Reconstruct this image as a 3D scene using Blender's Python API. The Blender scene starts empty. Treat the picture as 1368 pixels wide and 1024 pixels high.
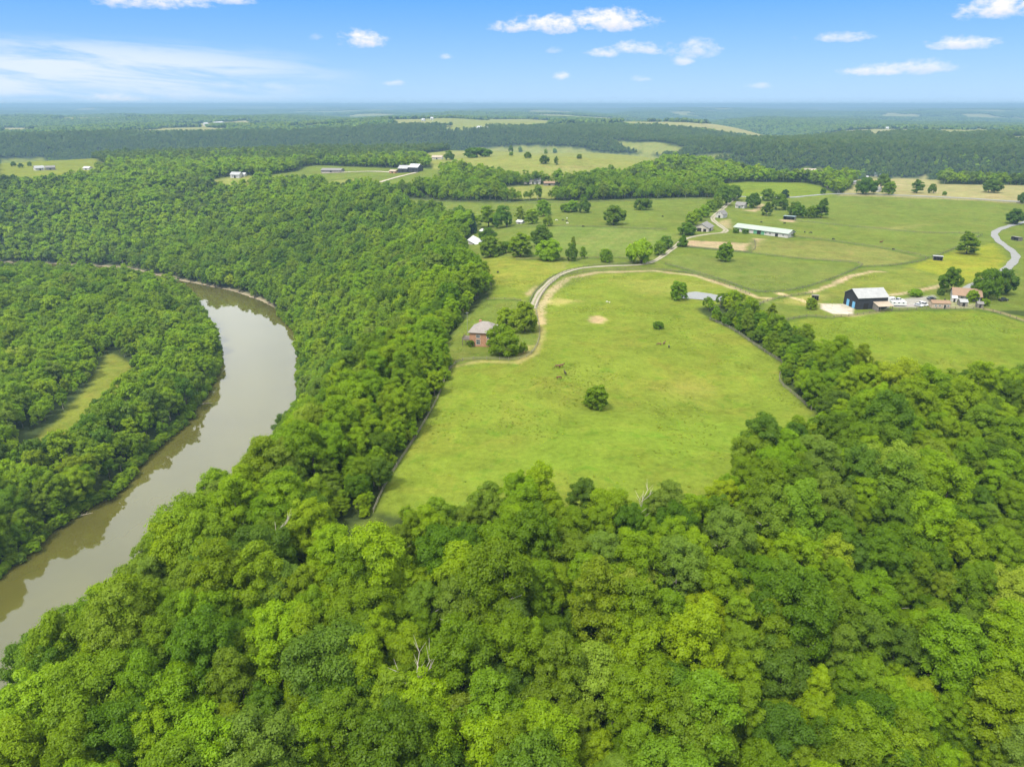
import bpy, math, random
import numpy as np
from mathutils import Vector, Matrix, Euler

S = bpy.context.scene
COL = S.collection
rng = np.random.default_rng(7)
random.seed(7)

# ------------------------------------------------------------------ camera
H = 95.0                      # metres above the home pasture
PITCH = math.radians(21.4)
FPX, CX, CY = 950.0, 684.0, 512.0   # focal length and centre in photo pixels
cam = bpy.data.cameras.new('camera')
cam.sensor_width = 36.0
cam.lens = 36.0 * FPX / 1368.0
cam.clip_start = 0.5
cam.clip_end = 90000.0
camo = bpy.data.objects.new('camera', cam)
camo.location = (0, 0, H)
camo.rotation_euler = (math.pi / 2 - PITCH, 0, 0)
COL.objects.link(camo)
S.camera = camo

# ------------------------------------------------------------------ light
SUN_EL, SUN_AZ = math.radians(58), math.radians(-140)     # azimuth from +Y towards +X: behind the camera, left
sun = bpy.data.lights.new('sun', 'SUN')
sun.energy = 2.1
sun.angle = math.radians(10)
sun.color = (1.0, 0.95, 0.86)
suno = bpy.data.objects.new('sun', sun)
sd = Vector((math.sin(SUN_AZ) * math.cos(SUN_EL), math.cos(SUN_AZ) * math.cos(SUN_EL), math.sin(SUN_EL)))
suno.rotation_euler = sd.to_track_quat('Z', 'Y').to_euler()
suno.location = (0, 0, 300)
COL.objects.link(suno)

S.view_settings.view_transform = 'Standard'
S.view_settings.look = 'None'
S.view_settings.exposure = 1.45
S.view_settings.gamma = 1.0
S.cycles.max_bounces = 6
S.cycles.diffuse_bounces = 4
S.cycles.glossy_bounces = 2
S.cycles.transmission_bounces = 4
S.cycles.transparent_max_bounces = 4
S.cycles.volume_bounces = 0
S.cycles.caustics_reflective = False
S.cycles.caustics_refractive = False
S.cycles.sample_clamp_indirect = 4.0


class NT:
    """tiny helper for wiring node trees"""
    def __init__(self, tree):
        self.t = tree
    def n(self, kind, **kw):
        nd = self.t.nodes.new(kind)
        for k, v in kw.items():
            setattr(nd, k, v)
        return nd
    def set(self, sock, v):
        if isinstance(v, bpy.types.NodeSocket):
            self.t.links.new(v, sock)
        elif v is not None:
            sock.default_value = v
    def math(self, op, a, b=None, c=None, clamp=False):
        nd = self.n('ShaderNodeMath', operation=op)
        nd.use_clamp = clamp
        for s, v in zip(nd.inputs, (a, b, c)):
            self.set(s, v)
        return nd.outputs[0]
    def mix(self, f, a, b, blend='MIX'):
        nd = self.n('ShaderNodeMix', data_type='RGBA', blend_type=blend)
        self.set(nd.inputs[0], f)
        for s, v in ((nd.inputs[6], a), (nd.inputs[7], b)):
            self.set(s, v if isinstance(v, bpy.types.NodeSocket) else (*v, 1.0))
        return nd.outputs[2]
    def noise(self, vec, scale, detail=4.0, rough=0.55, dist=0.0):
        nd = self.n('ShaderNodeTexNoise')
        self.set(nd.inputs['Vector'], vec)
        nd.inputs['Scale'].default_value = scale
        nd.inputs['Detail'].default_value = detail
        nd.inputs['Roughness'].default_value = rough
        nd.inputs['Distortion'].default_value = dist
        return nd.outputs[0]
    def maprange(self, v, a, b, c=0.0, d=1.0, smooth=False):
        nd = self.n('ShaderNodeMapRange')
        nd.interpolation_type = 'SMOOTHSTEP' if smooth else 'LINEAR'
        self.set(nd.inputs[0], v)
        for s, x in zip(nd.inputs[1:5], (a, b, c, d)):
            self.set(s, x)
        return nd.outputs[0]
    def comb(self, x, y, z):
        nd = self.n('ShaderNodeCombineXYZ')
        for s, v in zip(nd.inputs, (x, y, z)):
            self.set(s, v)
        return nd.outputs[0]


def pix_dir(px, py):
    a, b = (px - CX) / FPX, (CY - py) / FPX
    return np.array([a, math.cos(PITCH) + b * math.sin(PITCH), -math.sin(PITCH) + b * math.cos(PITCH)])

# ------------------------------------------------------------------ sky
world = bpy.data.worlds.new('World')
S.world = world
world.use_nodes = True
W = NT(world.node_tree)
world.node_tree.nodes.clear()
sky = W.n('ShaderNodeTexSky', sky_type='NISHITA')
sky.sun_disc = False
sky.sun_elevation = SUN_EL
sky.sun_rotation = SUN_AZ
sky.altitude = 300
sky.air_density = 1.0
sky.dust_density = 0.6
sky.ozone_density = 1.6
tc = W.n('ShaderNodeTexCoord')
sep = W.n('ShaderNodeSeparateXYZ')
W.set(sep.inputs[0], tc.outputs['Generated'])
az = W.math('ARCTAN2', sep.outputs[0], sep.outputs[1])
el = W.math('ARCSINE', W.math('MINIMUM', W.math('MAXIMUM', sep.outputs[2], -1.0), 1.0))
skyvec = W.comb(az, W.math('MULTIPLY', el, 1.7), 0.0)
nz = W.noise(skyvec, 26.0, 6.0, 0.62)
nzf = W.noise(skyvec, 75.0, 4.0, 0.6)
nsum = W.math('ADD', W.math('MULTIPLY', W.math('SUBTRACT', nz, 0.5), 2.9), W.math('MULTIPLY', W.math('SUBTRACT', nzf, 0.5), 2.0))
# small fair-weather clouds: direction and angular size (photo pixels used as degrees)
CLOUDS = [(738, 34, 62, 13, 1.0), (812, 30, 66, 15, 1.0), (690, 36, 34, 9, .95), (481, 54, 31, 12, 1.0), (806, 71, 26, 7, .75), (850, 66, 34, 9, .8),
          (925, 66, 34, 14, .62), (910, 82, 16, 7, .6), (1122, 51, 44, 6, .6), (1282, 59, 36, 8, .85), (1176, 95, 40, 7, .8),
          (1228, 90, 44, 9, .65), (1338, 13, 52, 12, 1.0), (205, 2, 74, 11, .95), (290, -2, 50, 9, .8), (748, 102, 12, 6, .8),
          (858, 106, 18, 4, .5), (1012, 115, 20, 4, .45), (526, 111, 14, 5, .6), (155, 131, 30, 6, .7), (424, 50, 10, 5, .35), (597, 76, 10, 4, .45),
          (5, 140, 16, 4, .6), (740, 68, 12, 4, .3)]
tot = None
lowtot = None
for (px, py, wx, hy, op) in CLOUDS:
    d = pix_dir(px, py); d /= np.linalg.norm(d)
    a0, e0 = math.atan2(d[0], d[1]), math.asin(d[2])
    u = W.math('MULTIPLY', W.math('SUBTRACT', az, a0), FPX / wx)
    v = W.math('MULTIPLY', W.math('SUBTRACT', el, e0), FPX / hy * 1.0)
    v = W.math('MULTIPLY', v, W.maprange(v, -1.0, 1.0, 1.35, 0.85))      # flatter underneath
    r2 = W.math('ADD', W.math('MULTIPLY', u, u), W.math('MULTIPLY', v, v))
    dens = W.math('ADD', W.math('SUBTRACT', 1.0, r2), nsum)
    dens = W.maprange(dens, 0.0, 1.5, 0.0, op, smooth=True)
    if tot is None:
        tot = dens
        lowtot = W.math('MULTIPLY', dens, W.maprange(v, -0.9, 0.2, 1.0, 0.0))
    else:
        tot = W.math('MAXIMUM', tot, dens)
        lowtot = W.math('MAXIMUM', lowtot, W.math('MULTIPLY', dens, W.maprange(v, -0.9, 0.2, 1.0, 0.0)))
# thin streaks of high cloud on one side
d = pix_dir(90, 98); d /= np.linalg.norm(d)
a0, e0 = math.atan2(d[0], d[1]), math.asin(d[2])
tilt = W.math('ADD', el, W.math('MULTIPLY', az, 0.06))
cn = W.noise(W.comb(W.math('MULTIPLY', az, 7.0), W.math('MULTIPLY', tilt, 62.0), 3.3), 1.0, 6.0, 0.6, 0.6)
u = W.math('MULTIPLY', W.math('SUBTRACT', az, a0), FPX / 330.0)
v = W.math('MULTIPLY', W.math('SUBTRACT', el, e0), FPX / 40.0)
mask = W.maprange(W.math('ADD', W.math('MULTIPLY', u, u), W.math('MULTIPLY', v, v)), 0.0, 1.1, 1.0, 0.0, smooth=True)
cirrus = W.math('MULTIPLY', mask, W.maprange(cn, 0.32, 0.62, 0.0, 0.85, smooth=True))
# high overcast sheet overhead, broken by noise (it is what the river mirrors)
over = W.maprange(el, math.radians(8.5), math.radians(14.0), 0.0, 1.0, smooth=True)
on = W.noise(W.comb(sep.outputs[0], sep.outputs[1], 0.0), 2.2, 5.0, 0.55)
over = W.math('MULTIPLY', over, W.maprange(on, 0.25, 0.6, 0.75, 1.0))
# the clear air of the low sky: a paler, cyan-tinted blue
hz = W.math('POWER', W.maprange(el, 0.0, math.radians(6.8), 0.0, 1.0), 0.62)
blue = W.mix(hz, (1.8, 2.8, 3.95), (0.32, 1.42, 3.7))
skyc = W.mix(0.9, sky.outputs[0], blue)
overc = W.mix(W.maprange(on, 0.3, 0.7), (6.0, 6.3, 6.5), (9.0, 9.0, 8.9))
c = W.mix(over, skyc, overc)
c = W.mix(cirrus, c, (3.2, 3.5, 3.85))
cl = W.mix(W.math('MULTIPLY', lowtot, 1.0), (4.05, 3.92, 3.92), (2.5, 2.7, 3.15))
c = W.mix(tot, c, cl)
bg = W.n('ShaderNodeBackground')
W.set(bg.inputs[0], c)
bg.inputs[1].default_value = 0.1
wo = W.n('ShaderNodeOutputWorld')
world.node_tree.links.new(bg.outputs[0], wo.inputs[0])

# ------------------------------------------------------------------ number helpers
def _hash(ix, iy, seed):
    h = (ix.astype(np.int64) * 374761393 + iy.astype(np.int64) * 668265263 + seed * 1442695041) & 0xFFFFFFFF
    h = ((h ^ (h >> 13)) * 1274126177) & 0xFFFFFFFF
    h = h ^ (h >> 16)
    return (h & 0xFFFFFF) / float(0xFFFFFF)

def vnoise(x, y, scale, seed=0):
    x, y = np.asarray(x, float) / scale, np.asarray(y, float) / scale
    ix, iy = np.floor(x), np.floor(y)
    fx, fy = x - ix, y - iy
    fx, fy = fx * fx * fx * (fx * (6 * fx - 15) + 10), fy * fy * fy * (fy * (6 * fy - 15) + 10)
    a, b = _hash(ix, iy, seed), _hash(ix + 1, iy, seed)
    c, d = _hash(ix, iy + 1, seed), _hash(ix + 1, iy + 1, seed)
    return ((a * (1 - fx) + b * fx) * (1 - fy) + (c * (1 - fx) + d * fx) * fy) * 2 - 1

def fbm(x, y, scale, seed=0, octv=4):
    t, amp, s = 0.0, 1.0, 0.0
    for k in range(octv):
        t = t + amp * vnoise(x, y, scale / 2 ** k, seed + 17 * k); s += amp; amp *= 0.5
    return t / s

def sstep(a, b, v):
    t = np.clip((np.asarray(v, float) - a) / (b - a), 0, 1)
    return t * t * (3 - 2 * t)

def inpoly(x, y, P):
    x, y = np.asarray(x, float), np.asarray(y, float)
    ins = np.zeros(x.shape, bool)
    n = len(P)
    for i in range(n):
        (x1, y1), (x2, y2) = P[i], P[(i + 1) % n]
        if y1 == y2: continue
        cnd = (y1 > y) != (y2 > y)
        ins ^= cnd & (x < (x2 - x1) * (y - y1) / (y2 - y1) + x1)
    return ins

def segdist(x, y, P, closed=False):
    x, y = np.asarray(x, float), np.asarray(y, float)
    best = np.full(x.shape, 1e18)
    n = len(P)
    for i in range(n if closed else n - 1):
        (x1, y1), (x2, y2) = P[i], P[(i + 1) % n]
        dx, dy = x2 - x1, y2 - y1
        t = np.clip(((x - x1) * dx + (y - y1) * dy) / (dx * dx + dy * dy + 1e-9), 0, 1)
        best = np.minimum(best, (x - x1 - t * dx) ** 2 + (y - y1 - t * dy) ** 2)
    return np.sqrt(best)

def on_plane(px, py, z):
    d = pix_dir(px, py)
    t = (z - H) / d[2]
    return (d[0] * t, d[1] * t)

# ------------------------------------------------------------------ terrain
RIVER_Z = -70.0
L_PX = [(-420, 1010), (-150, 860), (0, 768), (80, 700), (158, 655), (186, 618), (237, 573), (276, 522), (291, 490), (290, 468), (280, 437), (260, 408), (222, 391), (168, 380), (100, 374), (0, 370), (-300, 367), (-900, 367)]
R_PX = [(-420, 1290), (-150, 1010), (0, 898), (60, 848), (200, 722), (270, 652), (345, 562), (396, 483)]
R_TOP = [(404, 470), (398, 446), (373, 416), (345, 401), (310, 389), (250, 377), (165, 358), (60, 352.5), (0, 351), (-300, 348), (-900, 346)]
LB = [on_plane(a, b, RIVER_Z) for a, b in L_PX]
RB = [on_plane(a, b, RIVER_Z + 29) for a, b in R_PX] + [on_plane(a, b, RIVER_Z) for a, b in R_TOP]
RIVER_POLY = LB + RB[::-1]

def polar(x, y):
    return np.hypot(x, y), np.arctan2(x, y)

def terr(x, y):
    x, y = np.asarray(x, float), np.asarray(y, float)
    r, th = polar(x, y)
    far = sstep(350, 1100, r)
    z = fbm(x, y, 260, 3, 3) * (1.4 + 4.0 * far)
    # home pasture: a gentle dome with a shallow hollow
    z += -3.8 * np.exp(-(((x - 66) / 38) ** 2 + ((y - 226) / 26) ** 2)) + 2.4 * np.exp(-(((x - 10) / 46) ** 2 + ((y - 250) / 46) ** 2)) + 1.8 * np.exp(-(((x - 60) / 50) ** 2 + ((y - 168) / 24) ** 2))
    # wooded ground falls away towards and under the camera, and into a ravine on one side
    z += -11 * sstep(165, 60, y) * sstep(2500, 400, r)
    rav = segdist(x, y, [(40, 20), (95, 110), (175, 190), (330, 235), (600, 300)])
    z += -13 * np.exp(-(rav / 38) ** 2)
    # rounded hill pasture
    hx, hy = on_plane(715, 212, 0)
    hx, hy = hx * 0.80, hy * 0.80
    z += 20 * np.exp(-(((x - hx) / 230) ** 2 + ((y - hy) / 190) ** 2))
    # far side: the river loops back behind the plateau as a second deep valley
    thd = np.degrees(th)
    rv = np.interp(thd, [-60, -36, -18, -6, 6, 16, 30, 60], [2100, 2050, 2150, 2150, 1950, 1560, 1480, 1500]) + 120 * fbm(thd * 30, thd * 0 + 5, 300, 9, 2)
    wv = np.interp(thd, [-60, -10, 10, 40], [520, 520, 430, 360])
    q = np.abs((r - rv) / wv)
    z += -72 * (1 - sstep(0.45, 1.0, q))
    # rolling ridges and hollows out to the skyline
    out = sstep(1900, 3200, r)
    z += out * (50 * fbm(x, y, 1500, 21, 3) + 26 * fbm(x, y, 5200, 31, 2))
    z += -55 * out * np.exp(-((fbm(x, y, 3400, 44, 2)) / 0.10) ** 2)
    z += 18 * sstep(7000, 22000, r)
    z = np.where(z > 45, 45 + 30 * np.tanh((z - 45) / 30), z)      # summits of about one height
    # the river and its valley
    ins = inpoly(x, y, RIVER_POLY)
    dl, dr = segdist(x, y, LB), segdist(x, y, RB)
    dd = np.minimum(dl, dr)
    left = (dl < dr)
    wv2 = np.interp(y, [0, 250, 420, 560, 720, 850], [78, 92, 120, 190, 300, 340]) * (1 + 0.15 * fbm(x, y, 120, 51, 2))
    t = np.clip((dd - 1.5) / wv2, 0, 1)
    s = 0.55 * (1 - (1 - t) ** 2.2) + 0.45 * t * t * (3 - 2 * t)
    zr = RIVER_Z + (z - RIVER_Z) * s + (1.2 + 2.5 * fbm(x, y, 45, 61, 2)) * np.sin(np.pi * t)
    zl = RIVER_Z + 5.0 * sstep(0, 14, dd) + 2.5 * sstep(20, 90, dd) + 0.8 * fbm(x, y, 60, 71, 2) * sstep(5, 30, dd) + 55 * sstep(420, 800, dd)
    zv = np.where(left, zl, zr)
    zv = np.where(ins, RIVER_Z - 0.6 - np.minimum(dd, 20) * 0.12, zv)
    return zv

def hit(px, py):
    """the ground point seen at a photo pixel"""
    d = pix_dir(px, py)
    t = np.geomspace(40, 40000, 2600)
    zz = terr(d[0] * t, d[1] * t)
    f = H + d[2] * t - zz
    k = int(np.argmax(f < 0))
    if f[k] >= 0: k = len(t) - 1
    k = max(k, 1)
    a, b = t[k - 1], t[k]
    for _ in range(18):
        m = 0.5 * (a + b)
        if H + d[2] * m - float(terr(d[0] * m, d[1] * m)) < 0: b = m
        else: a = m
    return (d[0] * b, d[1] * b, float(terr(d[0] * b, d[1] * b)))

def hits(pts):
    return [hit(a, b)[:2] for a, b in pts]

def project(x, y, z):
    dz = z - H
    f = y * math.cos(PITCH) - dz * math.sin(PITCH)
    u = y * math.sin(PITCH) + dz * math.cos(PITCH)
    f = np.maximum(f, 1e-3)
    return CX + FPX * x / f, CY - FPX * u / f, f

# ------------------------------------------------------------------ object helpers
def tag(o, label=None, cat=None, group=None, kind=None):
    if label: o['label'] = label
    if cat: o['category'] = cat
    if group: o['group'] = group
    if kind: o['kind'] = kind
    return o

def empty(name, loc, rz=0.0):
    o = bpy.data.objects.new(name, None)
    o.empty_display_size = 1.0
    o.location = loc
    o.rotation_euler = (0, 0, rz)
    COL.objects.link(o)
    return o

def link(name, me, parent=None, loc=None):
    o = bpy.data.objects.new(name, me)
    if loc is not None: o.location = loc
    if parent is not None: o.parent = parent
    COL.objects.link(o)
    return o

def np_mesh(name, V, F, mats=(), smooth=False, mi=None):
    """V (n,3), F (m,k) all of one size"""
    me = bpy.data.meshes.new(name)
    V = np.asarray(V, np.float32); F = np.asarray(F, np.int32)
    k = F.shape[1]
    me.vertices.add(len(V)); me.vertices.foreach_set('co', V.ravel())
    me.loops.add(F.size); me.loops.foreach_set('vertex_index', F.ravel())
    me.polygons.add(len(F)); me.polygons.foreach_set('loop_start', np.arange(0, F.size, k, dtype=np.int32))
    if mi is not None: me.polygons.foreach_set('material_index', np.asarray(mi, np.int32))
    if smooth: me.polygons.foreach_set('use_smooth', np.ones(len(F), bool))
    for m in mats: me.materials.append(m)
    me.update(calc_edges=True)
    return me

class MB:
    """collects boxes, prisms and tubes into one mesh"""
    def __init__(self):
        self.v, self.f = [], []
    def add(self, vs, fs):
        b = len(self.v)
        self.v += [tuple(p) for p in vs]
        self.f += [tuple(b + i for i in f) for f in fs]
        return self
    def box(self, x0, x1, y0, y1, z0, z1):
        return self.add([(x0, y0, z0), (x1, y0, z0), (x1, y1, z0), (x0, y1, z0), (x0, y0, z1), (x1, y0, z1), (x1, y1, z1), (x0, y1, z1)],
                        [(3, 2, 1, 0), (4, 5, 6, 7), (0, 1, 5, 4), (1, 2, 6, 5), (2, 3, 7, 6), (3, 0, 4, 7)])
    def prism(self, prof, axis, a, b):
        """extrude a profile (list of 2-D points) along an axis from a to b"""
        n = len(prof)
        def P(p, t):
            return (t, p[0], p[1]) if axis == 'x' else (p[0], t, p[1]) if axis == 'y' else (p[0], p[1], t)
        vs = [P(p, a) for p in prof] + [P(p, b) for p in prof]
        fs = [tuple(range(n))[::-1], tuple(range(n, 2 * n))] + [(i, (i + 1) % n, n + (i + 1) % n, n + i) for i in range(n)]
        return self.add(vs, fs)
    def tube(self, pts, rad, n=6):
        pts = [Vector(p) for p in pts]
        rings = []
        for i, p in enumerate(pts):
            t = (pts[min(i + 1, len(pts) - 1)] - pts[max(i - 1, 0)]).normalized()
            a = t.cross(Vector((0.3, 0.9, 0.1)) if abs(t.z) > 0.9 else Vector((0, 0, 1))).normalized()
            b = t.cross(a)
            rings.append([p + (a * math.cos(2 * math.pi * k / n) + b * math.sin(2 * math.pi * k / n)) * rad[i] for k in range(n)])
        vs = [q for r in rings for q in r]
        fs = [(i * n + k, i * n + (k + 1) % n, (i + 1) * n + (k + 1) % n, (i + 1) * n + k) for i in range(len(pts) - 1) for k in range(n)]
        fs += [tuple(range(n))[::-1], tuple((len(pts) - 1) * n + k for k in range(n))]
        return self.add(vs, fs)
    def mesh(self, name, mat=None, smooth=False):
        me = bpy.data.meshes.new(name)
        me.from_pydata(self.v, [], self.f)
        if mat: me.materials.append(mat)
        if smooth:
            me.polygons.foreach_set('use_smooth', np.ones(len(me.polygons), bool))
        me.update()
        return me
    def build(self, name, mat, parent=None, smooth=False):
        return link(name, self.mesh(name, mat, smooth), parent)

# ------------------------------------------------------------------ materials
def new_mat(name):
    m = bpy.data.materials.new(name)
    m.use_nodes = True
    m.node_tree.nodes.clear()
    t = NT(m.node_tree)
    out = t.n('ShaderNodeOutputMaterial')
    return m, t, out

def plain(name, col, rough=0.75, var=0.25, scale=1.5, metal=0.0, stripe=None, spec=0.3):
    """painted or weathered surface: base colour broken by two scales of noise, optional boards or ribs"""
    m, t, out = new_mat(name)
    g = t.n('ShaderNodeTexCoord').outputs['Object']
    n1 = t.noise(g, scale, 5.0, 0.6)
    n2 = t.noise(g, scale * 9, 3.0, 0.6)
    f = t.math('ADD', t.math('MULTIPLY', n1, 0.65), t.math('MULTIPLY', n2, 0.35))
    k = t.maprange(f, 0.3, 0.7, 1 - var, 1 + var * 0.6)
    base = t.mix(1.0, col, t.comb(k, k, k), 'MULTIPLY')
    b = t.n('ShaderNodeBsdfPrincipled')
    if stripe:
        ax, per, depth = stripe
        s = t.n('ShaderNodeSeparateXYZ'); t.set(s.inputs[0], g)
        w = t.math('FRACT', t.math('DIVIDE', s.outputs['xyz'.index(ax)], per))
        ln = t.maprange(t.math('ABSOLUTE', t.math('SUBTRACT', w, 0.5)), 0.40, 0.5, 1.0, 1 - depth)
        base = t.mix(1.0, base, t.comb(ln, ln, ln), 'MULTIPLY')
        bp = t.n('ShaderNodeBump'); bp.inputs['Strength'].default_value = 0.5; bp.inputs['Distance'].default_value = 0.03
        t.set(bp.inputs['Height'], ln); t.set(b.inputs['Normal'], bp.outputs[0])
    t.set(b.inputs['Base Color'], base)
    b.inputs['Roughness'].default_value = rough
    b.inputs['Metallic'].default_value = metal
    b.inputs['Specular IOR Level'].default_value = spec
    t.set(out.inputs[0], b.outputs[0])
    return m

def foliage(name, dark, light, trans=0.44):
    m, t, out = new_mat(name)
    oi = t.n('ShaderNodeObjectInfo')
    geo = t.n('ShaderNodeNewGeometry')
    at = t.n('ShaderNodeAttribute', attribute_name='tone')
    tc_ = t.n('ShaderNodeTexCoord')
    big = t.noise(geo.outputs['Position'], 0.02, 2.0, 0.5)
    f = t.math('ADD', t.math('MULTIPLY', oi.outputs['Random'], 0.62), t.math('MULTIPLY', at.outputs['Fac'], 0.38))
    huge = t.noise(geo.outputs['Position'], 0.0022, 3.0, 0.55)  # broad light and dark drift in the colour, as from cloud shadow
    f = t.math('ADD', f, t.math('MULTIPLY', t.math('SUBTRACT', huge, 0.5), 0.7))
    f = t.math('ADD', f, t.math('MULTIPLY', t.math('SUBTRACT', big, 0.5), 0.5), clamp=True)
    c_ = t.mix(f, dark, light)
    hsv = t.n('ShaderNodeHueSaturation')
    r2 = t.math('FRACT', t.math('MULTIPLY', oi.outputs['Random'], 7.31))
    t.set(hsv.inputs['Hue'], t.maprange(r2, 0, 1, 0.482, 0.502))
    t.set(hsv.inputs['Saturation'], t.maprange(t.math('FRACT', t.math('MULTIPLY', oi.outputs['Random'], 23.7)), 0, 1, 1.0, 1.12))
    t.set(hsv.inputs['Color'], c_)
    c_ = hsv.outputs[0]
    d_ = t.n('ShaderNodeBsdfDiffuse'); t.set(d_.inputs[0], c_)
    tr = t.n('ShaderNodeBsdfTranslucent'); t.set(tr.inputs[0], t.mix(0.5, c_, t.mix(1.0, c_, (1.25, 1.2, 0.5), 'MULTIPLY')))
    mx = t.n('ShaderNodeMixShader'); mx.inputs[0].default_value = trans
    t.set(mx.inputs[1], d_.outputs[0]); t.set(mx.inputs[2], tr.outputs[0])
    gl = t.n('ShaderNodeBsdfGlossy'); gl.inputs['Roughness'].default_value = 0.5
    gl.inputs['Color'].default_value = (0.8, 0.85, 0.8, 1)
    m2 = t.n('ShaderNodeMixShader'); m2.inputs[0].default_value = 0.012
    t.set(m2.inputs[1], mx.outputs[0]); t.set(m2.inputs[2], gl.outputs[0])
    t.set(out.inputs[0], m2.outputs[0])
    return m

M = {}
M['bark'] = plain('bark', (0.12, 0.095, 0.07), 0.9, 0.5, 3.0)
M['pale_bark'] = plain('pale_bark', (0.36, 0.33, 0.28), 0.9, 0.35, 3.0)
M['leaf_mid'] = foliage('leaf_mid_green', (0.106, 0.193, 0.005), (0.188, 0.318, 0.01))
M['leaf_bright'] = foliage('leaf_bright_green', (0.145, 0.258, 0.005), (0.23, 0.362, 0.01))
M['leaf_deep'] = foliage('leaf_deep_green', (0.062, 0.132, 0.007), (0.122, 0.22, 0.011))
M['leaf_grey'] = foliage('leaf_grey_green', (0.108, 0.188, 0.014), (0.182, 0.28, 0.028))
M['leaf_olive'] = foliage('leaf_olive', (0.115, 0.188, 0.008), (0.182, 0.27, 0.016))
M['leaf_gold'] = foliage('leaf_yellow_green', (0.185, 0.285, 0.018), (0.275, 0.375, 0.035))
M['leaf_crown_shade'] = foliage('leaf_crown_shade', (0.018, 0.045, 0.012), (0.035, 0.075, 0.02), 0.1)
M['leaf_tuft'] = foliage('leaf_tuft', (0.115, 0.16, 0.016), (0.16, 0.20, 0.022))
M['leaf_haze_dimmed'] = foliage('leaf_far_haze_dimmed', (0.072, 0.128, 0.02), (0.140, 0.212, 0.032))  # far-off darkening by haze and distance, put into the leaf colour
LEAF = {'haze_dimmed': 'leaf_haze_dimmed', 'mid': 'leaf_mid', 'bright': 'leaf_bright', 'deep': 'leaf_deep', 'grey': 'leaf_grey', 'olive': 'leaf_olive', 'gold': 'leaf_gold', 'conifer': 'leaf_crown_shade'}
M['gravel'] = plain('gravel', (0.34, 0.30, 0.235), 0.95, 0.25, 0.6)
def rutted(name, col, grass):
    m, t, out = new_mat(name)
    pos = t.n('ShaderNodeNewGeometry').outputs['Position']
    a = t.math('ABSOLUTE', t.n('ShaderNodeAttribute', attribute_name='across').outputs['Fac'])
    n1 = t.noise(pos, 0.5, 4.0, 0.65); n2 = t.noise(pos, 2.5, 3.0, 0.65)
    k = t.maprange(t.math('ADD', t.math('MULTIPLY', n1, .6), t.math('MULTIPLY', n2, .4)), 0.3, 0.7, 0.72, 1.15)
    mid = t.math('MULTIPLY', t.maprange(t.math('ADD', a, t.math('MULTIPLY', t.math('SUBTRACT', n1, .5), .5)), 0.12, 0.30, 0.65, 0.0), 1.0)
    rim = t.maprange(t.math('ADD', a, t.math('MULTIPLY', t.math('SUBTRACT', n2, .5), .9)), 0.72, 0.98, 0.0, 0.9)
    c_ = t.mix(t.math('MAXIMUM', mid, rim), t.mix(1.0, col, t.comb(k, k, k), 'MULTIPLY'), grass)
    d_ = t.n('ShaderNodeBsdfDiffuse'); t.set(d_.inputs[0], c_); t.set(out.inputs[0], d_.outputs[0])
    return m
M['rutted_gravel'] = rutted('rutted_gravel', (0.30, 0.265, 0.205), (0.125, 0.15, 0.04))
M['rutted_earth'] = rutted('rutted_earth', (0.30, 0.225, 0.13), (0.14, 0.155, 0.035))
M['dirt'] = plain('dirt', (0.40, 0.30, 0.17), 0.95, 0.25, 0.6)
M['asphalt'] = plain('worn_asphalt', (0.20, 0.20, 0.19), 0.9, 0.2, 0.4)
M['fence_wood'] = plain('fence_wood', (0.13, 0.115, 0.095), 0.9, 0.4, 2.0)
M['fence_brown'] = plain('fence_brown', (0.15, 0.13, 0.10), 0.9, 0.4, 2.0)
M['fence_grey'] = plain('fence_weathered', (0.21, 0.195, 0.145), 0.9, 0.35, 2.0)
M['white_board'] = plain('white_board', (0.43, 0.415, 0.385), 0.7, 0.14, 0.8, stripe=('z', 0.22, 0.12))
M['cream_board'] = plain('cream_board', (0.42, 0.38, 0.32), 0.75, 0.16, 0.8, stripe=('z', 0.25, 0.12))
M['tan_wall'] = plain('tan_wall', (0.42, 0.33, 0.25), 0.8, 0.16, 0.9, stripe=('x', 0.3, 0.1))
M['black_board'] = plain('black_board', (0.03, 0.03, 0.036), 0.75, 0.4, 0.8, stripe=('x', 0.3, 0.35))
M['dark_inside'] = plain('dark_interior', (0.018, 0.016, 0.014), 0.95, 0.3, 1.0)  # near-black colour stands in for the shade inside doorways and sheds
M['grey_board'] = plain('weathered_board', (0.20, 0.18, 0.16), 0.9, 0.4, 0.6, stripe=('x', 0.35, 0.3))
M['metal_roof'] = plain('galvanised_roof', (0.30, 0.30, 0.295), 0.5, 0.22, 0.5, stripe=('x', 0.6, 0.22))
M['white_roof'] = plain('white_metal_roof', (0.42, 0.42, 0.41), 0.5, 0.15, 0.5, stripe=('x', 0.6, 0.12))
M['green_roof'] = plain('pale_green_roof', (0.275, 0.325, 0.265), 0.55, 0.14, 0.25, stripe=('x', 0.7, 0.1))
M['grey_roof'] = plain('grey_shingle', (0.18, 0.17, 0.16), 0.9, 0.25, 1.2, stripe=('z', 0.18, 0.2))
M['slate_roof'] = plain('light_slate_shingle', (0.225, 0.200, 0.178), 0.9, 0.22, 1.0, stripe=('z', 0.16, 0.2))
M['brown_roof'] = plain('brown_shingle', (0.235, 0.155, 0.10), 0.9, 0.22, 0.9, stripe=('z', 0.16, 0.18))
M['tan_roof'] = plain('tan_metal_roof', (0.34, 0.28, 0.21), 0.7, 0.2, 0.6, stripe=('x', 0.5, 0.15))
M['teal_roof'] = plain('blue_grey_roof', (0.20, 0.27, 0.28), 0.6, 0.2, 0.6, stripe=('x', 0.5, 0.2))
M['blue_door'] = plain('blue_door', (0.12, 0.32, 0.52), 0.6, 0.15, 1.0)
M['green_door'] = plain('green_door', (0.10, 0.26, 0.15), 0.6, 0.2, 1.0)
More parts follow.
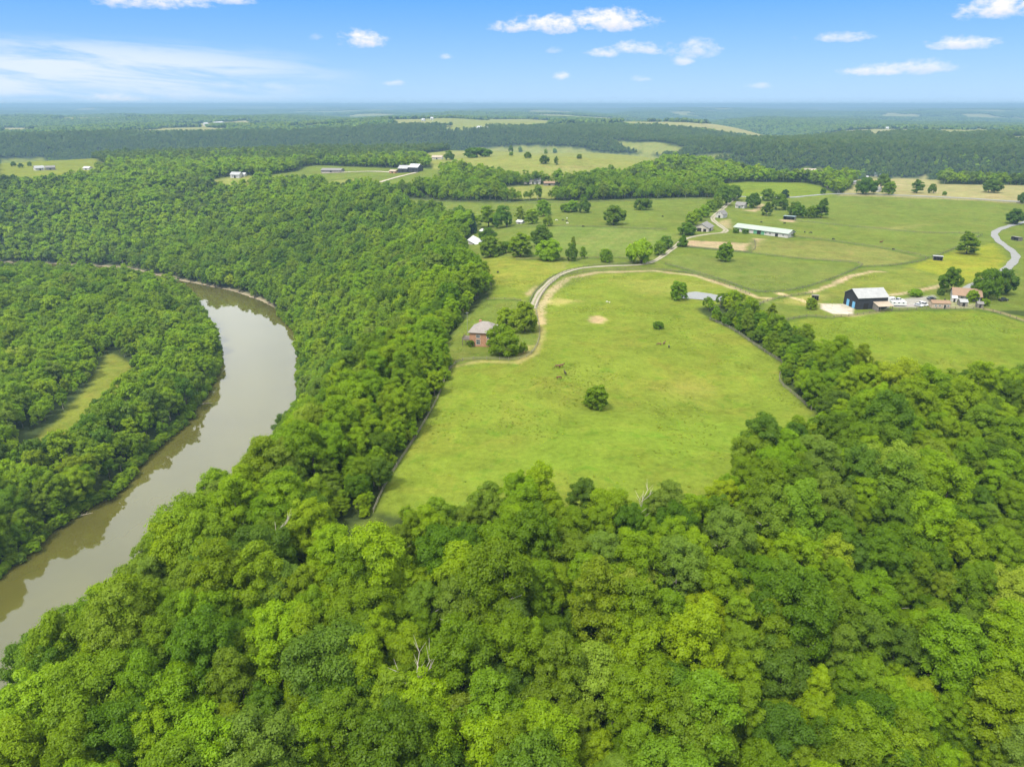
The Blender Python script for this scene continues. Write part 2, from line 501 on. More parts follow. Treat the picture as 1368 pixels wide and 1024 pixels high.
M['trim'] = plain('white_trim', (0.6, 0.59, 0.57), 0.6, 0.08, 1.0)
M['glass'] = plain('window_glass', (0.03, 0.04, 0.05), 0.08, 0.2, 1.0, spec=0.8)
M['paint_white'] = plain('white_car_paint', (0.6, 0.6, 0.6), 0.25, 0.05, 0.6, spec=0.6)
M['paint_silver'] = plain('silver_car_paint', (0.45, 0.46, 0.48), 0.3, 0.06, 0.6, spec=0.6)
M['paint_dark'] = plain('dark_car_paint', (0.03, 0.03, 0.035), 0.3, 0.1, 0.6, spec=0.6)
M['rubber'] = plain('rubber', (0.02, 0.02, 0.02), 0.85, 0.2, 4.0)
M['deck_wood'] = plain('deck_wood', (0.15, 0.12, 0.10), 0.85, 0.35, 1.5, stripe=('x', 0.15, 0.3))
M['bay_coat'] = plain('bay_coat', (0.13, 0.06, 0.03), 0.6, 0.3, 1.5)
M['dark_coat'] = plain('dark_coat', (0.035, 0.025, 0.02), 0.6, 0.3, 1.5)
M['black_coat'] = plain('black_coat', (0.015, 0.014, 0.013), 0.6, 0.3, 1.5)
M['white_coat'] = plain('white_coat', (0.62, 0.60, 0.55), 0.7, 0.15, 1.5)
M['dead_wood'] = plain('dead_wood', (0.42, 0.37, 0.30), 0.9, 0.3, 1.5)
M['steel'] = plain('steel', (0.45, 0.45, 0.46), 0.4, 0.1, 1.0, metal=0.6)

def brick_mat():
    m, t, out = new_mat('red_brick')
    g = t.n('ShaderNodeTexCoord').outputs['Object']
    s = t.n('ShaderNodeSeparateXYZ'); t.set(s.inputs[0], g)
    bk = t.n('ShaderNodeTexBrick')
    t.set(bk.inputs['Vector'], t.comb(t.math('ADD', s.outputs[0], s.outputs[1]), s.outputs[2], 0.0))
    bk.inputs['Color1'].default_value = (0.29, 0.125, 0.06, 1); bk.inputs['Color2'].default_value = (0.36, 0.17, 0.085, 1)
    bk.inputs['Mortar'].default_value = (0.34, 0.26, 0.19, 1)
    bk.inputs['Scale'].default_value = 2.0
    n1 = t.noise(g, 0.6, 4.0)
    k = t.maprange(n1, 0.3, 0.7, 0.85, 1.12)
    b = t.n('ShaderNodeBsdfPrincipled')
    t.set(b.inputs['Base Color'], t.mix(1.0, bk.outputs[0], t.comb(k, k, k), 'MULTIPLY'))
    b.inputs['Roughness'].default_value = 0.9
    t.set(out.inputs[0], b.outputs[0])
    return m
M['brick'] = brick_mat()

def water_mat(name, base, rough, ior):
    m, t, out = new_mat(name)
    g = t.n('ShaderNodeNewGeometry').outputs['Position']
    n1 = t.noise(g, 0.02, 4.0, 0.6)
    n2 = t.noise(g, 0.9, 3.0, 0.6)
    k = t.maprange(n1, 0.3, 0.7, 0.85, 1.12)
    b = t.n('ShaderNodeBsdfPrincipled')
    t.set(b.inputs['Base Color'], t.mix(1.0, base, t.comb(k, k, k), 'MULTIPLY'))
    b.inputs['Roughness'].default_value = rough
    b.inputs['IOR'].default_value = ior
    bp = t.n('ShaderNodeBump'); bp.inputs['Strength'].default_value = 0.03; bp.inputs['Distance'].default_value = 0.03
    t.set(bp.inputs['Height'], n2); t.set(b.inputs['Normal'], bp.outputs[0])
    t.set(out.inputs[0], b.outputs[0])
    return m
M['river'] = water_mat('muddy_river_water', (0.080, 0.075, 0.016), 0.028, 1.8)
M['pond'] = water_mat('pond_water', (0.11, 0.11, 0.09), 0.06, 1.4)

# ------------------------------------------------------------------ land cover (ground seen in the photo, found on the terrain)
GREEN, YELLOW, OLIVE, LUSH, STRAW, MEADOW = (0.104, 0.134, 0.023), (0.127, 0.162, 0.020), (0.136, 0.155, 0.022), (0.116, 0.156, 0.017), (0.215, 0.20, 0.082), (0.158, 0.172, 0.042)
SOIL = (0.30, 0.23, 0.135)
OPEN = [   # (polygon in photo pixels, ground colour)
    ([(498, 684), (520, 640), (560, 577), (585, 532), (603, 491), (640, 480), (690, 481), (714, 469), (722, 442), (716, 411), (731, 385), (757, 368), (800, 361), (862, 359), (922, 365), (962, 376), (1006, 393), (1016, 402), (975, 404), (930, 412), (948, 426), (978, 440), (1003, 457), (1046, 487), (1042, 509), (1088, 551), (1080, 580), (1010, 632), (940, 668), (860, 694), (760, 694), (640, 692), (560, 696)], YELLOW),
    ([(588, 472), (608, 440), (640, 407), (655, 400), (690, 400), (716, 411), (722, 442), (714, 469), (690, 481), (640, 480), (603, 491)], GREEN),
    ([(628, 345), (700, 348), (765, 351), (800, 353), (757, 364), (728, 385), (714, 409), (690, 402), (655, 400), (660, 378), (640, 352)], YELLOW),
    ([(528, 263), (590, 268), (690, 270), (742, 268), (800, 268), (960, 264), (985, 263), (945, 292), (912, 316), (898, 330), (862, 352), (800, 354), (700, 349), (628, 345), (622, 328), (640, 300), (590, 285)], GREEN),
    ([(985, 263), (1050, 264.5), (1115, 259.5), (1250, 263), (1380, 270), (1380, 415), (1300, 415), (1190, 416), (1110, 424), (1080, 422), (1035, 431), (1025, 425), (1012, 404), (1006, 393), (962, 376), (922, 365), (885, 352), (898, 330), (912, 316), (945, 292)], GREEN),
    ([(1035, 431), (1080, 422), (1110, 424), (1190, 416), (1300, 414), (1380, 424), (1380, 505), (1290, 520), (1220, 535), (1180, 530), (1130, 495), (1085, 465)], LUSH),
    ([(950, 247), (1000, 243), (1070, 244), (1095, 248), (1118, 261), (1050, 266), (985, 265)], LUSH),
    ([(1160, 237), (1240, 235), (1255, 246), (1380, 248), (1380, 273), (1250, 266), (1160, 262), (1118, 262), (1140, 250)], STRAW),
    ([(0, 212), (60, 211), (130, 213), (150, 226), (120, 237), (70, 246), (0, 247)], OLIVE),
    ([(352, 238), (400, 228), (420, 221), (500, 224), (586, 226), (588, 250), (530, 254), (470, 250), (400, 248)], GREEN),
    ([(560, 207), (600, 201), (640, 198), (700, 195), (780, 199), (860, 205), (930, 210), (990, 214), (930, 219), (870, 226), (830, 235), (770, 243), (700, 242), (640, 230), (580, 227)], MEADOW),
    ([(672, 250), (735, 246), (752, 252), (740, 266), (682, 266)], MEADOW),
    ([(146, 470), (178, 486), (176, 512), (146, 546), (80, 602), (34, 616), (38, 594), (82, 556), (116, 518), (136, 484)], OLIVE),
    ([(820, 188), (880, 190), (920, 200), (880, 206), (840, 200)], MEADOW),
    ([(0, 171), (40, 171), (42, 177), (0, 179)], STRAW),
    ([(245, 166), (330, 161), (340, 165), (270, 170)], STRAW),
    ([(590, 170), (640, 168), (662, 174), (600, 177)], MEADOW),
    ([(1160, 176), (1200, 172), (1200, 180), (1165, 184)], STRAW),
    ([(1250, 175), (1310, 171), (1345, 178), (1270, 183)], MEADOW),
    ([(380, 168), (470, 165), (470, 168), (390, 172)], MEADOW),
    ([(700, 150), (760, 149), (765, 151), (700, 152)], STRAW),
    ([(1380, 182), (1330, 184), (1340, 188), (1380, 190)], MEADOW),
    ([(708, 412), (702, 400), (750, 362), (800, 352), (862, 350), (895, 332), (925, 362), (862, 364), (800, 366), (735, 392), (720, 414)], GREEN),
    ([(282, 240), (330, 234), (352, 240), (330, 250), (295, 252)], MEADOW),
    ([(425, 246), (470, 238), (480, 250), (440, 254)], MEADOW),
    ([(475, 700), (500, 690), (545, 712), (520, 735), (480, 742)], GREEN),
    ([(1060, 228), (1110, 229), (1105, 237), (1050, 238)], OLIVE),
]
OPEN_W = [(hits(p), c) for p, c in OPEN]
OPEN_WP = [np.array(p) for p, c in OPEN_W]

PATCH = [   # worn or differently coloured ground inside the fields: polygon, colour, strength, soft edge (m)
    ([(786, 427), (790, 422.5), (799, 421.5), (808, 424), (810, 428), (803, 432), (791, 431.5)], (0.33, 0.25, 0.13), 0.85, 1.5),
    ([(885, 520), (920, 512), (950, 520), (925, 530)], (0.19, 0.17, 0.04), 0.55, 10),
    ([(722, 404), (745, 398), (775, 402), (745, 408)], (0.36, 0.28, 0.11), 0.55, 4),
    ([(732, 352), (758, 350), (755, 358), (738, 362)], (0.31, 0.245, 0.13), 0.8, 2),
    ([(700, 392), (716, 380), (720, 384), (706, 398)], (0.31, 0.245, 0.13), 0.8, 1.5),
    ([(700, 462), (712, 462), (708, 474), (692, 474)], (0.34, 0.28, 0.10), 0.6, 2.0),
    ([(918, 321), (1000, 325), (995, 335), (905, 328)], SOIL, 0.8, 2.0),
    ([(1006, 318), (1024, 319), (1010, 333), (1000, 332)], SOIL, 0.75, 2.0),
    ([(958, 297), (975, 292), (978, 306), (966, 304)], SOIL, 0.6, 2.5),
    ([(986, 281), (1010, 283), (1022, 274), (1016, 271), (1008, 280)], SOIL, 0.85, 2.0),
    ([(1042, 293), (1064, 294), (1062, 297), (1044, 296)], SOIL, 0.8, 2.0),
    ([(1094, 405), (1135, 406), (1142, 414), (1138, 420), (1112, 419), (1098, 413)], (0.37, 0.325, 0.255), 1.0, 0.8),
    ([(1110, 422), (1150, 419), (1180, 415), (1176, 418), (1140, 423)], SOIL, 0.8, 1.0),
    ([(1196, 400), (1248, 394), (1253, 397), (1240, 407), (1222, 411), (1190, 410)], (0.25, 0.235, 0.21), 0.95, 1.0),
    ([(1270, 404), (1310, 405), (1300, 412), (1270, 412)], (0.28, 0.25, 0.17), 0.6, 1.5),
    ([(1075, 390), (1110, 394), (1085, 410), (1040, 404)], (0.24, 0.22, 0.06), 0.6, 4),
    ([(890, 340), (960, 344), (1080, 352), (1148, 357), (1108, 374), (1060, 386), (1010, 390), (960, 374), (888, 353)], (0.105, 0.133, 0.027), 0.9, 2),
    ([(1015, 320), (1100, 322), (1180, 332), (1236, 344), (1200, 353), (1150, 354), (1040, 340), (1005, 335)], (0.138, 0.148, 0.036), 0.9, 2),
    ([(1100, 385), (1150, 366), (1215, 358), (1262, 372), (1250, 378), (1200, 392), (1130, 398)], (0.135, 0.158, 0.026), 0.9, 2),
    ([(1215, 356), (1250, 342), (1300, 330), (1328, 325), (1345, 345), (1330, 365), (1290, 378), (1262, 370)], (0.168, 0.185, 0.018), 0.9, 3),
    ([(745, 302), (860, 306), (905, 312), (890, 326), (860, 342), (700, 342), (690, 335)], (0.108, 0.148, 0.03), 0.8, 3),
    ([(630, 346), (760, 351), (750, 364), (700, 390), (660, 380)], (0.15, 0.17, 0.024), 0.9, 3),
    ([(1150, 305), (1240, 300), (1200, 308)], (0.20, 0.19, 0.06), 0.5, 8),
    ([(820, 375), (900, 372), (960, 382), (920, 395), (850, 392)], (0.175, 0.18, 0.035), 0.6, 8),
    ([(640, 640), (720, 560), (860, 560), (1040, 540), (1000, 620), (800, 660)], (0.122, 0.178, 0.018), 0.8, 14),
    ([(505, 670), (560, 600), (620, 500), (680, 500), (640, 600), (560, 690)], (0.125, 0.172, 0.018), 0.7, 10),
    ([(1205, 430), (1368, 430), (1300, 470)], (0.115, 0.16, 0.022), 0.6, 8),
    ([(730, 225), (815, 220), (850, 217), (770, 229)], (0.20, 0.19, 0.065), 0.6, 12),
    ([(575, 206), (620, 202), (640, 204), (590, 210)], (0.20, 0.19, 0.065), 0.6, 12),
]
TRACKS = [   # worn earth tracks painted into the ground: polyline, half width (m), colour, strength
    ([(722, 432), (722, 410), (737, 388), (760, 371), (800, 363.5), (870, 361.5), (930, 368), (975, 383), (1005, 394)], 1.9, (0.32, 0.255, 0.145), 0.75),
    ([(1082, 391), (1110, 381), (1135, 369), (1165, 362.5), (1180, 363)], 1.3, (0.33, 0.255, 0.15), 0.95),
    ([(1190, 394), (1225, 389), (1258, 381), (1275, 379)], 1.2, (0.33, 0.255, 0.15), 0.9),
    ([(1005, 394), (1012, 398), (1030, 398), (1020, 404)], 1.3, (0.40, 0.31, 0.17), 0.7),
    ([(1042, 392), (1080, 404)], 1.6, (0.42, 0.32, 0.18), 0.8),
    ([(1315, 412), (1340, 418), (1368, 428)], 1.4, (0.30, 0.23, 0.12), 0.55),
    ([(605, 490), (640, 482.5), (690, 484), (716, 472), (725, 445), (719, 414)], 1.0, (0.36, 0.29, 0.12), 0.45),
    ([(1165, 250), (1180, 246), (1245, 249), (1250, 257)], 2.0, (0.40, 0.33, 0.2), 0.6),
]
for _l in [[(1036, 431), (1080, 423), (1108, 425)], [(1200, 415), (1300, 413), (1340, 421), (1370, 431)], [(889, 353), (960, 373), (1012, 390), (1062, 387), (1108, 374), (1148, 357), (1142, 351), (1060, 345), (1000, 338), (905, 329)],
           [(1060, 316), (1110, 322), (1180, 332), (1238, 345), (1200, 354), (1148, 357)], [(1062, 295), (1110, 300), (1165, 305), (1230, 311), (1312, 312)], [(1312, 314), (1262, 338), (1238, 345)],
           [(690, 304), (745, 302), (820, 304), (890, 307)], [(690, 347), (760, 346), (800, 345), (850, 345)], [(528, 265), (620, 270), (742, 271), (850, 268), (958, 266)], [(920, 330), (1000, 337), (1008, 321)], [(1085, 392), (1048, 397), (1020, 404), (1012, 412)],
           [(706, 409), (716, 389), (742, 368.5), (786, 356), (850, 352)], [(651, 401), (690, 401), (706, 409)], [(1160, 254), (1240, 252), (1300, 254)]]:
    TRACKS.append((_l, 1.5, (0.062, 0.098, 0.018), 0.75))
for _k in range(9):      # mown swaths in the striped field
    TRACKS.append(([(745 + _k * 14, 339), (800 + _k * 10, 306)], 1.2, (0.15, 0.17, 0.045), 0.45))
PATCH_W = [(hits(p), c, s, e) for p, c, s, e in PATCH]
TRACKS_W = [(hits(p), w, c, s) for p, w, c, s in TRACKS]

def open_mask(x, y, grow=0.0):
    """signed distance to open ground, positive inside"""
    best = np.full(np.shape(x), -1e9)
    for P in OPEN_WP:
        ins = inpoly(x, y, P)
        d = segdist(x, y, P, True)
        best = np.maximum(best, np.where(ins, d, -d))
    return best

def far_field(x, y):
    """farmland clearings on the distant plateau"""
    r, th = polar(x, y)
    top_ = fbm(x, y, 1500, 21, 3)
    f = fbm(x, y * 1.4, 620, 91, 3)
    return (top_ > -0.10) & (f > 0.08) & (r > 2700)

# ------------------------------------------------------------------ ground sheet (fine in front of the camera, coarse towards the skyline)
def make_ground():
    rr = np.concatenate([np.linspace(4, 40, 7)[:-1], np.geomspace(40, 240, 230)[:-1], np.geomspace(240, 720, 270)[:-1], np.geomspace(720, 32000, 500)])
    core = np.radians(np.arange(-42, 42.01, 0.25))
    side = np.radians(np.geomspace(42.6, 120, 26))
    aa = np.concatenate([-side[::-1], core, side])
    R_, A_ = np.meshgrid(rr, aa, indexing='ij')
    X, Y = R_ * np.sin(A_), R_ * np.cos(A_)
    Z = terr(X.ravel(), Y.ravel()).reshape(X.shape)
    n, m = X.shape
    V = np.stack([X.ravel(), Y.ravel(), Z.ravel()], 1)
    idx = np.arange(n * m).reshape(n, m)
    F = np.stack([idx[:-1, :-1], idx[1:, :-1], idx[1:, 1:], idx[:-1, 1:]], -1).reshape(-1, 4)
    F = F[:, ::-1]
    x, y = V[:, 0], V[:, 1]
    C = np.tile(np.array([0.042, 0.058, 0.018]), (len(V), 1))
    wob = 1.2 * fbm(x, y, 7, 5, 2)
    grass = np.zeros(len(V))
    for (P, c) in OPEN_W:
        P = np.array(P)
        sel = (x > P[:, 0].min() - 30) & (x < P[:, 0].max() + 30) & (y > P[:, 1].min() - 30) & (y < P[:, 1].max() + 30)
        if not sel.any(): continue
        xs, ys = x[sel], y[sel]
        d = np.where(inpoly(xs, ys, P), 1, -1) * segdist(xs, ys, P, True) + wob[sel]
        w = sstep(-2.0, 2.0, d)
        C[sel] = C[sel] * (1 - w[:, None]) + np.array(c) * w[:, None]
        grass[sel] = np.maximum(grass[sel], w)
    ff = far_field(x, y)
    tone = np.clip(fbm(x, y, 420, 97, 2) * 0.8 + 0.5, 0, 1)[:, None]
    C = np.where(ff[:, None], np.array(STRAW) * tone + np.array(MEADOW) * (1 - tone), C)
    grass = np.where(ff, 1.0, grass)
    for (P, c, s, e) in PATCH_W:
        P = np.array(P)
        sel = (x > P[:, 0].min() - 40) & (x < P[:, 0].max() + 40) & (y > P[:, 1].min() - 60) & (y < P[:, 1].max() + 60)
        xs, ys = x[sel], y[sel]
        d = np.where(inpoly(xs, ys, P), 1, -1) * segdist(xs, ys, P, True) + wob[sel] * min(1.0, e * 0.8) + e * 0.25 * fbm(xs, ys, max(4.0, e * 2), 8, 3)
        w = (sstep(-e, e, d) * s * grass[sel])[:, None]
        C[sel] = C[sel] * (1 - w) + np.array(c) * w
    for (P, hw, c, s) in TRACKS_W:
        d = segdist(x, y, P) + 0.5 * wob
        w = (sstep(hw + 1.6, hw - 1.0, d + 0.9 * fbm(x, y, 5, 77, 2)) * s)[:, None]
        C = C * (1 - w) + np.array(c) * w
    # gravelly mud along the far river bank
    db = segdist(x, y, RB[7:])
    w = (sstep(7.0, 2.0, db) * (Z.ravel() < RIVER_Z + 9) * sstep(560, 640, y) )[:, None]
    C = C * (1 - w) + np.array((0.27, 0.225, 0.15)) * w
    db = segdist(x, y, LB)
    w = (sstep(5.0, 1.0, db) * 0.7)[:, None]
    C = C * (1 - w) + np.array((0.17, 0.135, 0.085)) * w
    me = np_mesh('ground', V, F, [ground_mat()], smooth=True)
    at = me.attributes.new('cover', 'FLOAT_COLOR', 'POINT')
    at.data.foreach_set('color', np.concatenate([C, grass[:, None]], 1).astype(np.float32).ravel())
    return tag(link('ground', me), kind='structure')

def ground_mat():
    m, t, out = new_mat('pasture_and_soil')
    at = t.n('ShaderNodeAttribute', attribute_name='cover')
    pos = t.n('ShaderNodeNewGeometry').outputs['Position']
    n40 = t.noise(pos, 0.022, 4.0, 0.6)
    n8 = t.noise(pos, 0.11, 4.0, 0.6, 0.4)
    n2 = t.noise(pos, 0.55, 5.0, 0.7)
    n05 = t.noise(pos, 3.0, 3.0, 0.7)
    k = t.math('ADD', t.math('MULTIPLY', t.math('SUBTRACT', n40, 0.5), 0.6), t.math('MULTIPLY', t.math('SUBTRACT', n8, 0.5), 0.8))
    k = t.math('ADD', k, t.math('MULTIPLY', t.math('SUBTRACT', n2, 0.5), 0.95))
    k = t.math('ADD', k, t.math('MULTIPLY', t.math('SUBTRACT', n05, 0.5), 0.6))
    kk = t.math('ADD', k, 1.0)
    c_ = t.mix(1.0, at.outputs['Color'], t.comb(kk, kk, kk), 'MULTIPLY')
    # dry and lush streaks in the sward
    dry = t.maprange(t.noise(pos, 0.05, 5.0, 0.65, 0.8), 0.48, 0.70, 0.0, 0.6)
    c_ = t.mix(t.math('MULTIPLY', dry, at.outputs['Alpha']), c_, t.mix(1.0, c_, (1.32, 1.0, 1.3), 'MULTIPLY'))
    lush = t.maprange(t.noise(pos, 0.16, 5.0, 0.7, 0.6), 0.54, 0.68, 0.0, 0.75)
    c_ = t.mix(t.math('MULTIPLY', lush, at.outputs['Alpha']), c_, t.mix(1.0, c_, (0.66, 0.90, 0.65), 'MULTIPLY'))
    b = t.n('ShaderNodeBsdfDiffuse')
    t.set(b.inputs[0], c_)
    bp = t.n('ShaderNodeBump'); bp.inputs['Strength'].default_value = 0.8; bp.inputs['Distance'].default_value = 0.5
    t.set(bp.inputs['Height'], t.math('ADD', n2, t.math('MULTIPLY', n05, 0.5)))
    t.set(b.inputs['Normal'], bp.outputs[0])
    t.set(out.inputs[0], b.outputs[0])
    return m
make_ground()

# ------------------------------------------------------------------ river and pond
def densify(P, n=3):
    out = []
    for i in range(len(P)):
        a, b = P[i], P[(i + 1) % len(P)]
        for k in range(n): out.append((a[0] + (b[0] - a[0]) * k / n, a[1] + (b[1] - a[1]) * k / n))
    return out

x0, x1, y0, y1 = -1800, -60, -120, 1000
rv = MB().add([(x0, y0, 0), (x1, y0, 0), (x1, y1, 0), (x0, y1, 0)], [(0, 1, 2, 3)]).build('river', M['river'])
rv.location.z = RIVER_Z
tag(rv, kind='structure')

def draped(name, pts, width, mat, lift, step=3.0, label=None):
    """a ribbon that follows the ground"""
    P = [Vector((a, b)) for a, b in hits(pts)]
    # smooth the polyline
    Q = []
    for i in range(len(P) - 1):
        p0, p1, p2, p3 = P[max(i - 1, 0)], P[i], P[i + 1], P[min(i + 2, len(P) - 1)]
        n = max(2, int((p2 - p1).length / step))
        for k in range(n):
            t = k / n
            Q.append(0.5 * ((2 * p1) + (p2 - p0) * t + (2 * p0 - 5 * p1 + 4 * p2 - p3) * t * t + (3 * p1 - p0 - 3 * p2 + p3) * t ** 3))
    Q.append(P[-1])
    n = len(Q)
    cols = 9
    V = []
    for i, p in enumerate(Q):
        d = (Q[min(i + 1, n - 1)] - Q[max(i - 1, 0)]).normalized()
        nr = Vector((-d.y, d.x))
        wj = width * (1 + 0.12 * math.sin(i * 0.7) + 0.06 * math.sin(i * 2.3))
        for c in range(cols):
            q = p + nr * wj * (c / (cols - 1) - 0.5)
            V.append((q.x, q.y, 0))
    V = np.array(V)
    V[:, 2] = terr(V[:, 0], V[:, 1]) + lift
    F = [(i * cols + c, i * cols + c + 1, (i + 1) * cols + c + 1, (i + 1) * cols + c) for i in range(n - 1) for c in range(cols - 1)]
    F = np.array(F)[:, ::-1]
    me = np_mesh(name, V, F, [mat], True)
    at = me.attributes.new('across', 'FLOAT', 'POINT')
    at.data.foreach_set('value', np.tile(np.linspace(-1, 1, cols), n).astype(np.float32))
    o = link(name, me)
    return tag(o, kind='structure')

draped('gravel_drive', [(712, 412), (718, 396), (730, 381), (748, 367), (772, 359), (810, 355.5), (850, 354), (872, 349.5), (888, 340), (900, 331), (912, 321), (925, 316.5), (945, 313), (966, 311)], 4.0, M['rutted_gravel'], 0.14)
draped('gravel_drive', [(966, 311), (970, 307.5), (964, 303), (952, 292), (962, 282), (975, 270), (984, 263.5)], 4.6, M['rutted_gravel'], 0.16)
draped('county_road', [(984, 262.5), (1050, 264), (1082, 261.5), (1115, 259.2), (1160, 259.5), (1250, 263), (1330, 267.5), (1420, 273)], 6.5, M['asphalt'], 0.25)
draped('farm_road', [(1400, 292), (1368, 297), (1342, 304), (1329, 311), (1333, 321), (1349, 333), (1357, 343), (1348, 356), (1334, 366), (1310, 377), (1290, 386)], 5.0, M['asphalt'], 0.2)
draped('farm_lane', [(508, 243.5), (530, 237), (548, 232.5), (556, 230.5)], 6.0, M['gravel'], 0.4)
draped('farm_lane', [(430, 231.5), (480, 229.5), (532, 231)], 6.0, M['gravel'], 0.4)

pp = hits([(907, 398), (912, 391.5), (930, 390), (950, 393), (968, 397), (966, 402), (950, 402), (930, 400)])
pz = max(float(terr(a, b)) for a, b in pp) + 0.12
pd = MB().add([(a, b, pz) for a, b in densify(pp, 3)], [tuple(range(len(pp) * 3))]).build('pond', M['pond'])
tag(pd, kind='structure')
# ------------------------------------------------------------------ trees
def crown_arrays(seed, R, H0, H1, lobes, leaves, leaf, shape='round', flat=0.85, lr_=(0.24, 0.40)):
    """leaf-sized kites scattered over the shells of many lobes that fill a crown between heights H0 and H1"""
    g = np.random.default_rng(seed)
    zc, hz = (H0 + H1) / 2, (H1 - H0) / 2
    V, T = [], []
    lop = g.normal(0, 0.16, 2)
    for k in range(lobes):
        d = g.normal(size=3); d /= np.linalg.norm(d)
        if shape == 'cone':
            tz = g.random() ** 0.8
            rad = R * (1 - tz) * 0.85
            a = g.random() * 2 * math.pi
            c = np.array([math.cos(a) * rad, math.sin(a) * rad, H0 + (H1 - H0) * tz * 0.95])
            lr = R * (0.20 + 0.28 * (1 - tz)) * g.uniform(0.8, 1.2)
        else:
            if d[2] < -0.75: d[2] *= -0.8
            q = g.uniform(0.60, 0.98 - lr_[0] * 0.6) if k > lobes * 0.25 else g.uniform(0.1, 0.55)
            c = np.array([d[0] * R * q + lop[0] * R, d[1] * R * q + lop[1] * R, zc + d[2] * hz * q * 1.05])
            if shape == 'tall': c[:2] *= 0.62 + 0.3 * (1 - max(d[2], 0))
            if shape == 'broad': c[2] -= 0.10 * (c[0] ** 2 + c[1] ** 2) / R
            lr = R * g.uniform(*lr_)
        tone = np.clip(0.5 + 0.30 * g.normal(), 0, 1)
        n = max(4, int(leaves * (lr / (0.32 * R)) ** 2))
        u = g.normal(size=(n, 3)); u /= np.linalg.norm(u, axis=1)[:, None]
        out = c - np.array([lop[0] * R, lop[1] * R, zc - hz * 0.35]); out /= (np.linalg.norm(out) + 1e-6)
        keep = (u @ out > -0.35)
        u[~keep] *= -1
        u /= np.linalg.norm(u, axis=1)[:, None]
        # the shell is dimpled into twig-sized sprays
        bump = 0.80 + 0.22 * np.sin(u[:, 0] * 7 + seed + k) * np.sin(u[:, 1] * 7 + k * 2) * np.sin(u[:, 2] * 6 + k) + g.uniform(-0.14, 0.16, n) + np.where(g.random(n) < 0.13, g.uniform(0.1, 0.5, n), 0)
        P = c + u * lr * bump[:, None] * np.array([1, 1, flat])
        nr = u * 0.75 + g.normal(size=(n, 3)) * 0.31 + np.array([0, 0, 0.40]); nr /= np.linalg.norm(nr, axis=1)[:, None]
        rv_ = g.normal(size=(n, 3))
        a = np.cross(nr, rv_); a /= np.linalg.norm(a, axis=1)[:, None]
        b = np.cross(nr, a)
        s = leaf * g.uniform(0.6, 1.35, n)[:, None]
        v = np.stack([P + a * s * 0.62, P + b * s * 0.40 - nr * s * 0.12, P - a * s * 0.62, P - b * s * 0.40 - nr * s * 0.12], 1)
        V.append(v.reshape(-1, 3))
        tn = np.clip(tone + g.normal(0, 0.11, n), 0, 1)
        T.append(np.repeat(tn, 4))
    V = np.concatenate(V); T = np.concatenate(T)
    F = np.arange(len(V)).reshape(-1, 4)
    return V, F, T

def crown_mesh(name, mat, *a, **k):
    V, F, T = crown_arrays(*a, **k)
    me = np_mesh(name, V, F, [mat])
    at = me.attributes.new('tone', 'FLOAT', 'POINT')
    at.data.foreach_set('value', T.astype(np.float32))
    return me

def trunk_mb(seed, R, H0, H1, r0=0.32, limbs=5):
    g = random.Random(seed)
    mb = MB()
    top = H0 + (H1 - H0) * 0.62
    ax = [(0, 0, -1.2), (0.02, 0, 0.6), (g.uniform(-.25, .25), g.uniform(-.25, .25), H0), (g.uniform(-.5, .5), g.uniform(-.5, .5), top)]
    mb.tube(ax, [r0 * 1.5, r0, r0 * 0.75, r0 * 0.2], 7)
    for k in range(limbs):
        a = 2 * math.pi * (k + g.random() * 0.6) / limbs
        t = g.uniform(0.15, 0.7)
        z = H0 * 0.85 + (top - H0) * t * 0.8
        L = R * g.uniform(0.5, 0.8)
        p0 = (0.1 * math.cos(a), 0.1 * math.sin(a), z)
        p1 = (L * 0.5 * math.cos(a), L * 0.5 * math.sin(a), z + L * 0.35)
        p2 = (L * math.cos(a + .2), L * math.sin(a + .2), z + L * 0.8)
        mb.tube([p0, p1, p2], [r0 * 0.45, r0 * 0.3, r0 * 0.08], 5)
    return mb

# kinds of tree: (leaf, shape, R, H0, H1)
SHAPES = [('round', 5.6, 3.0, 17.5), ('broad', 6.6, 3.0, 16.0), ('tall', 5.2, 3.0, 20.0), ('round', 4.9, 2.5, 15.0), ('broad', 6.0, 3.0, 17.5), ('tall', 5.6, 3.0, 18.5)]
KINDS = ['mid', 'mid', 'mid', 'bright', 'bright', 'bright', 'deep', 'deep', 'grey', 'grey', 'olive', 'olive', 'gold']
def proto_meshes(lobes, leaves, leaf, base, lr_):
    out = []
    for i, kd in enumerate(KINDS):
        sh, R, a, b = SHAPES[(i * 5 + base) % len(SHAPES)]
        if base > 1 and sh == 'tall': sh, R, b = 'broad', R * 1.15, b * 0.88
        cm = crown_mesh('crown', M[LEAF[kd]], 100 * base + i, R, a, b, lobes + (i * 7) % 11, leaves, leaf, shape=sh, lr_=lr_)
        tm = trunk_mb(base + i, R, a, b).mesh('trunk', M['pale_bark' if kd == 'grey' else 'bark'], True)
        out.append((kd, R, b, cm, tm))
    return out

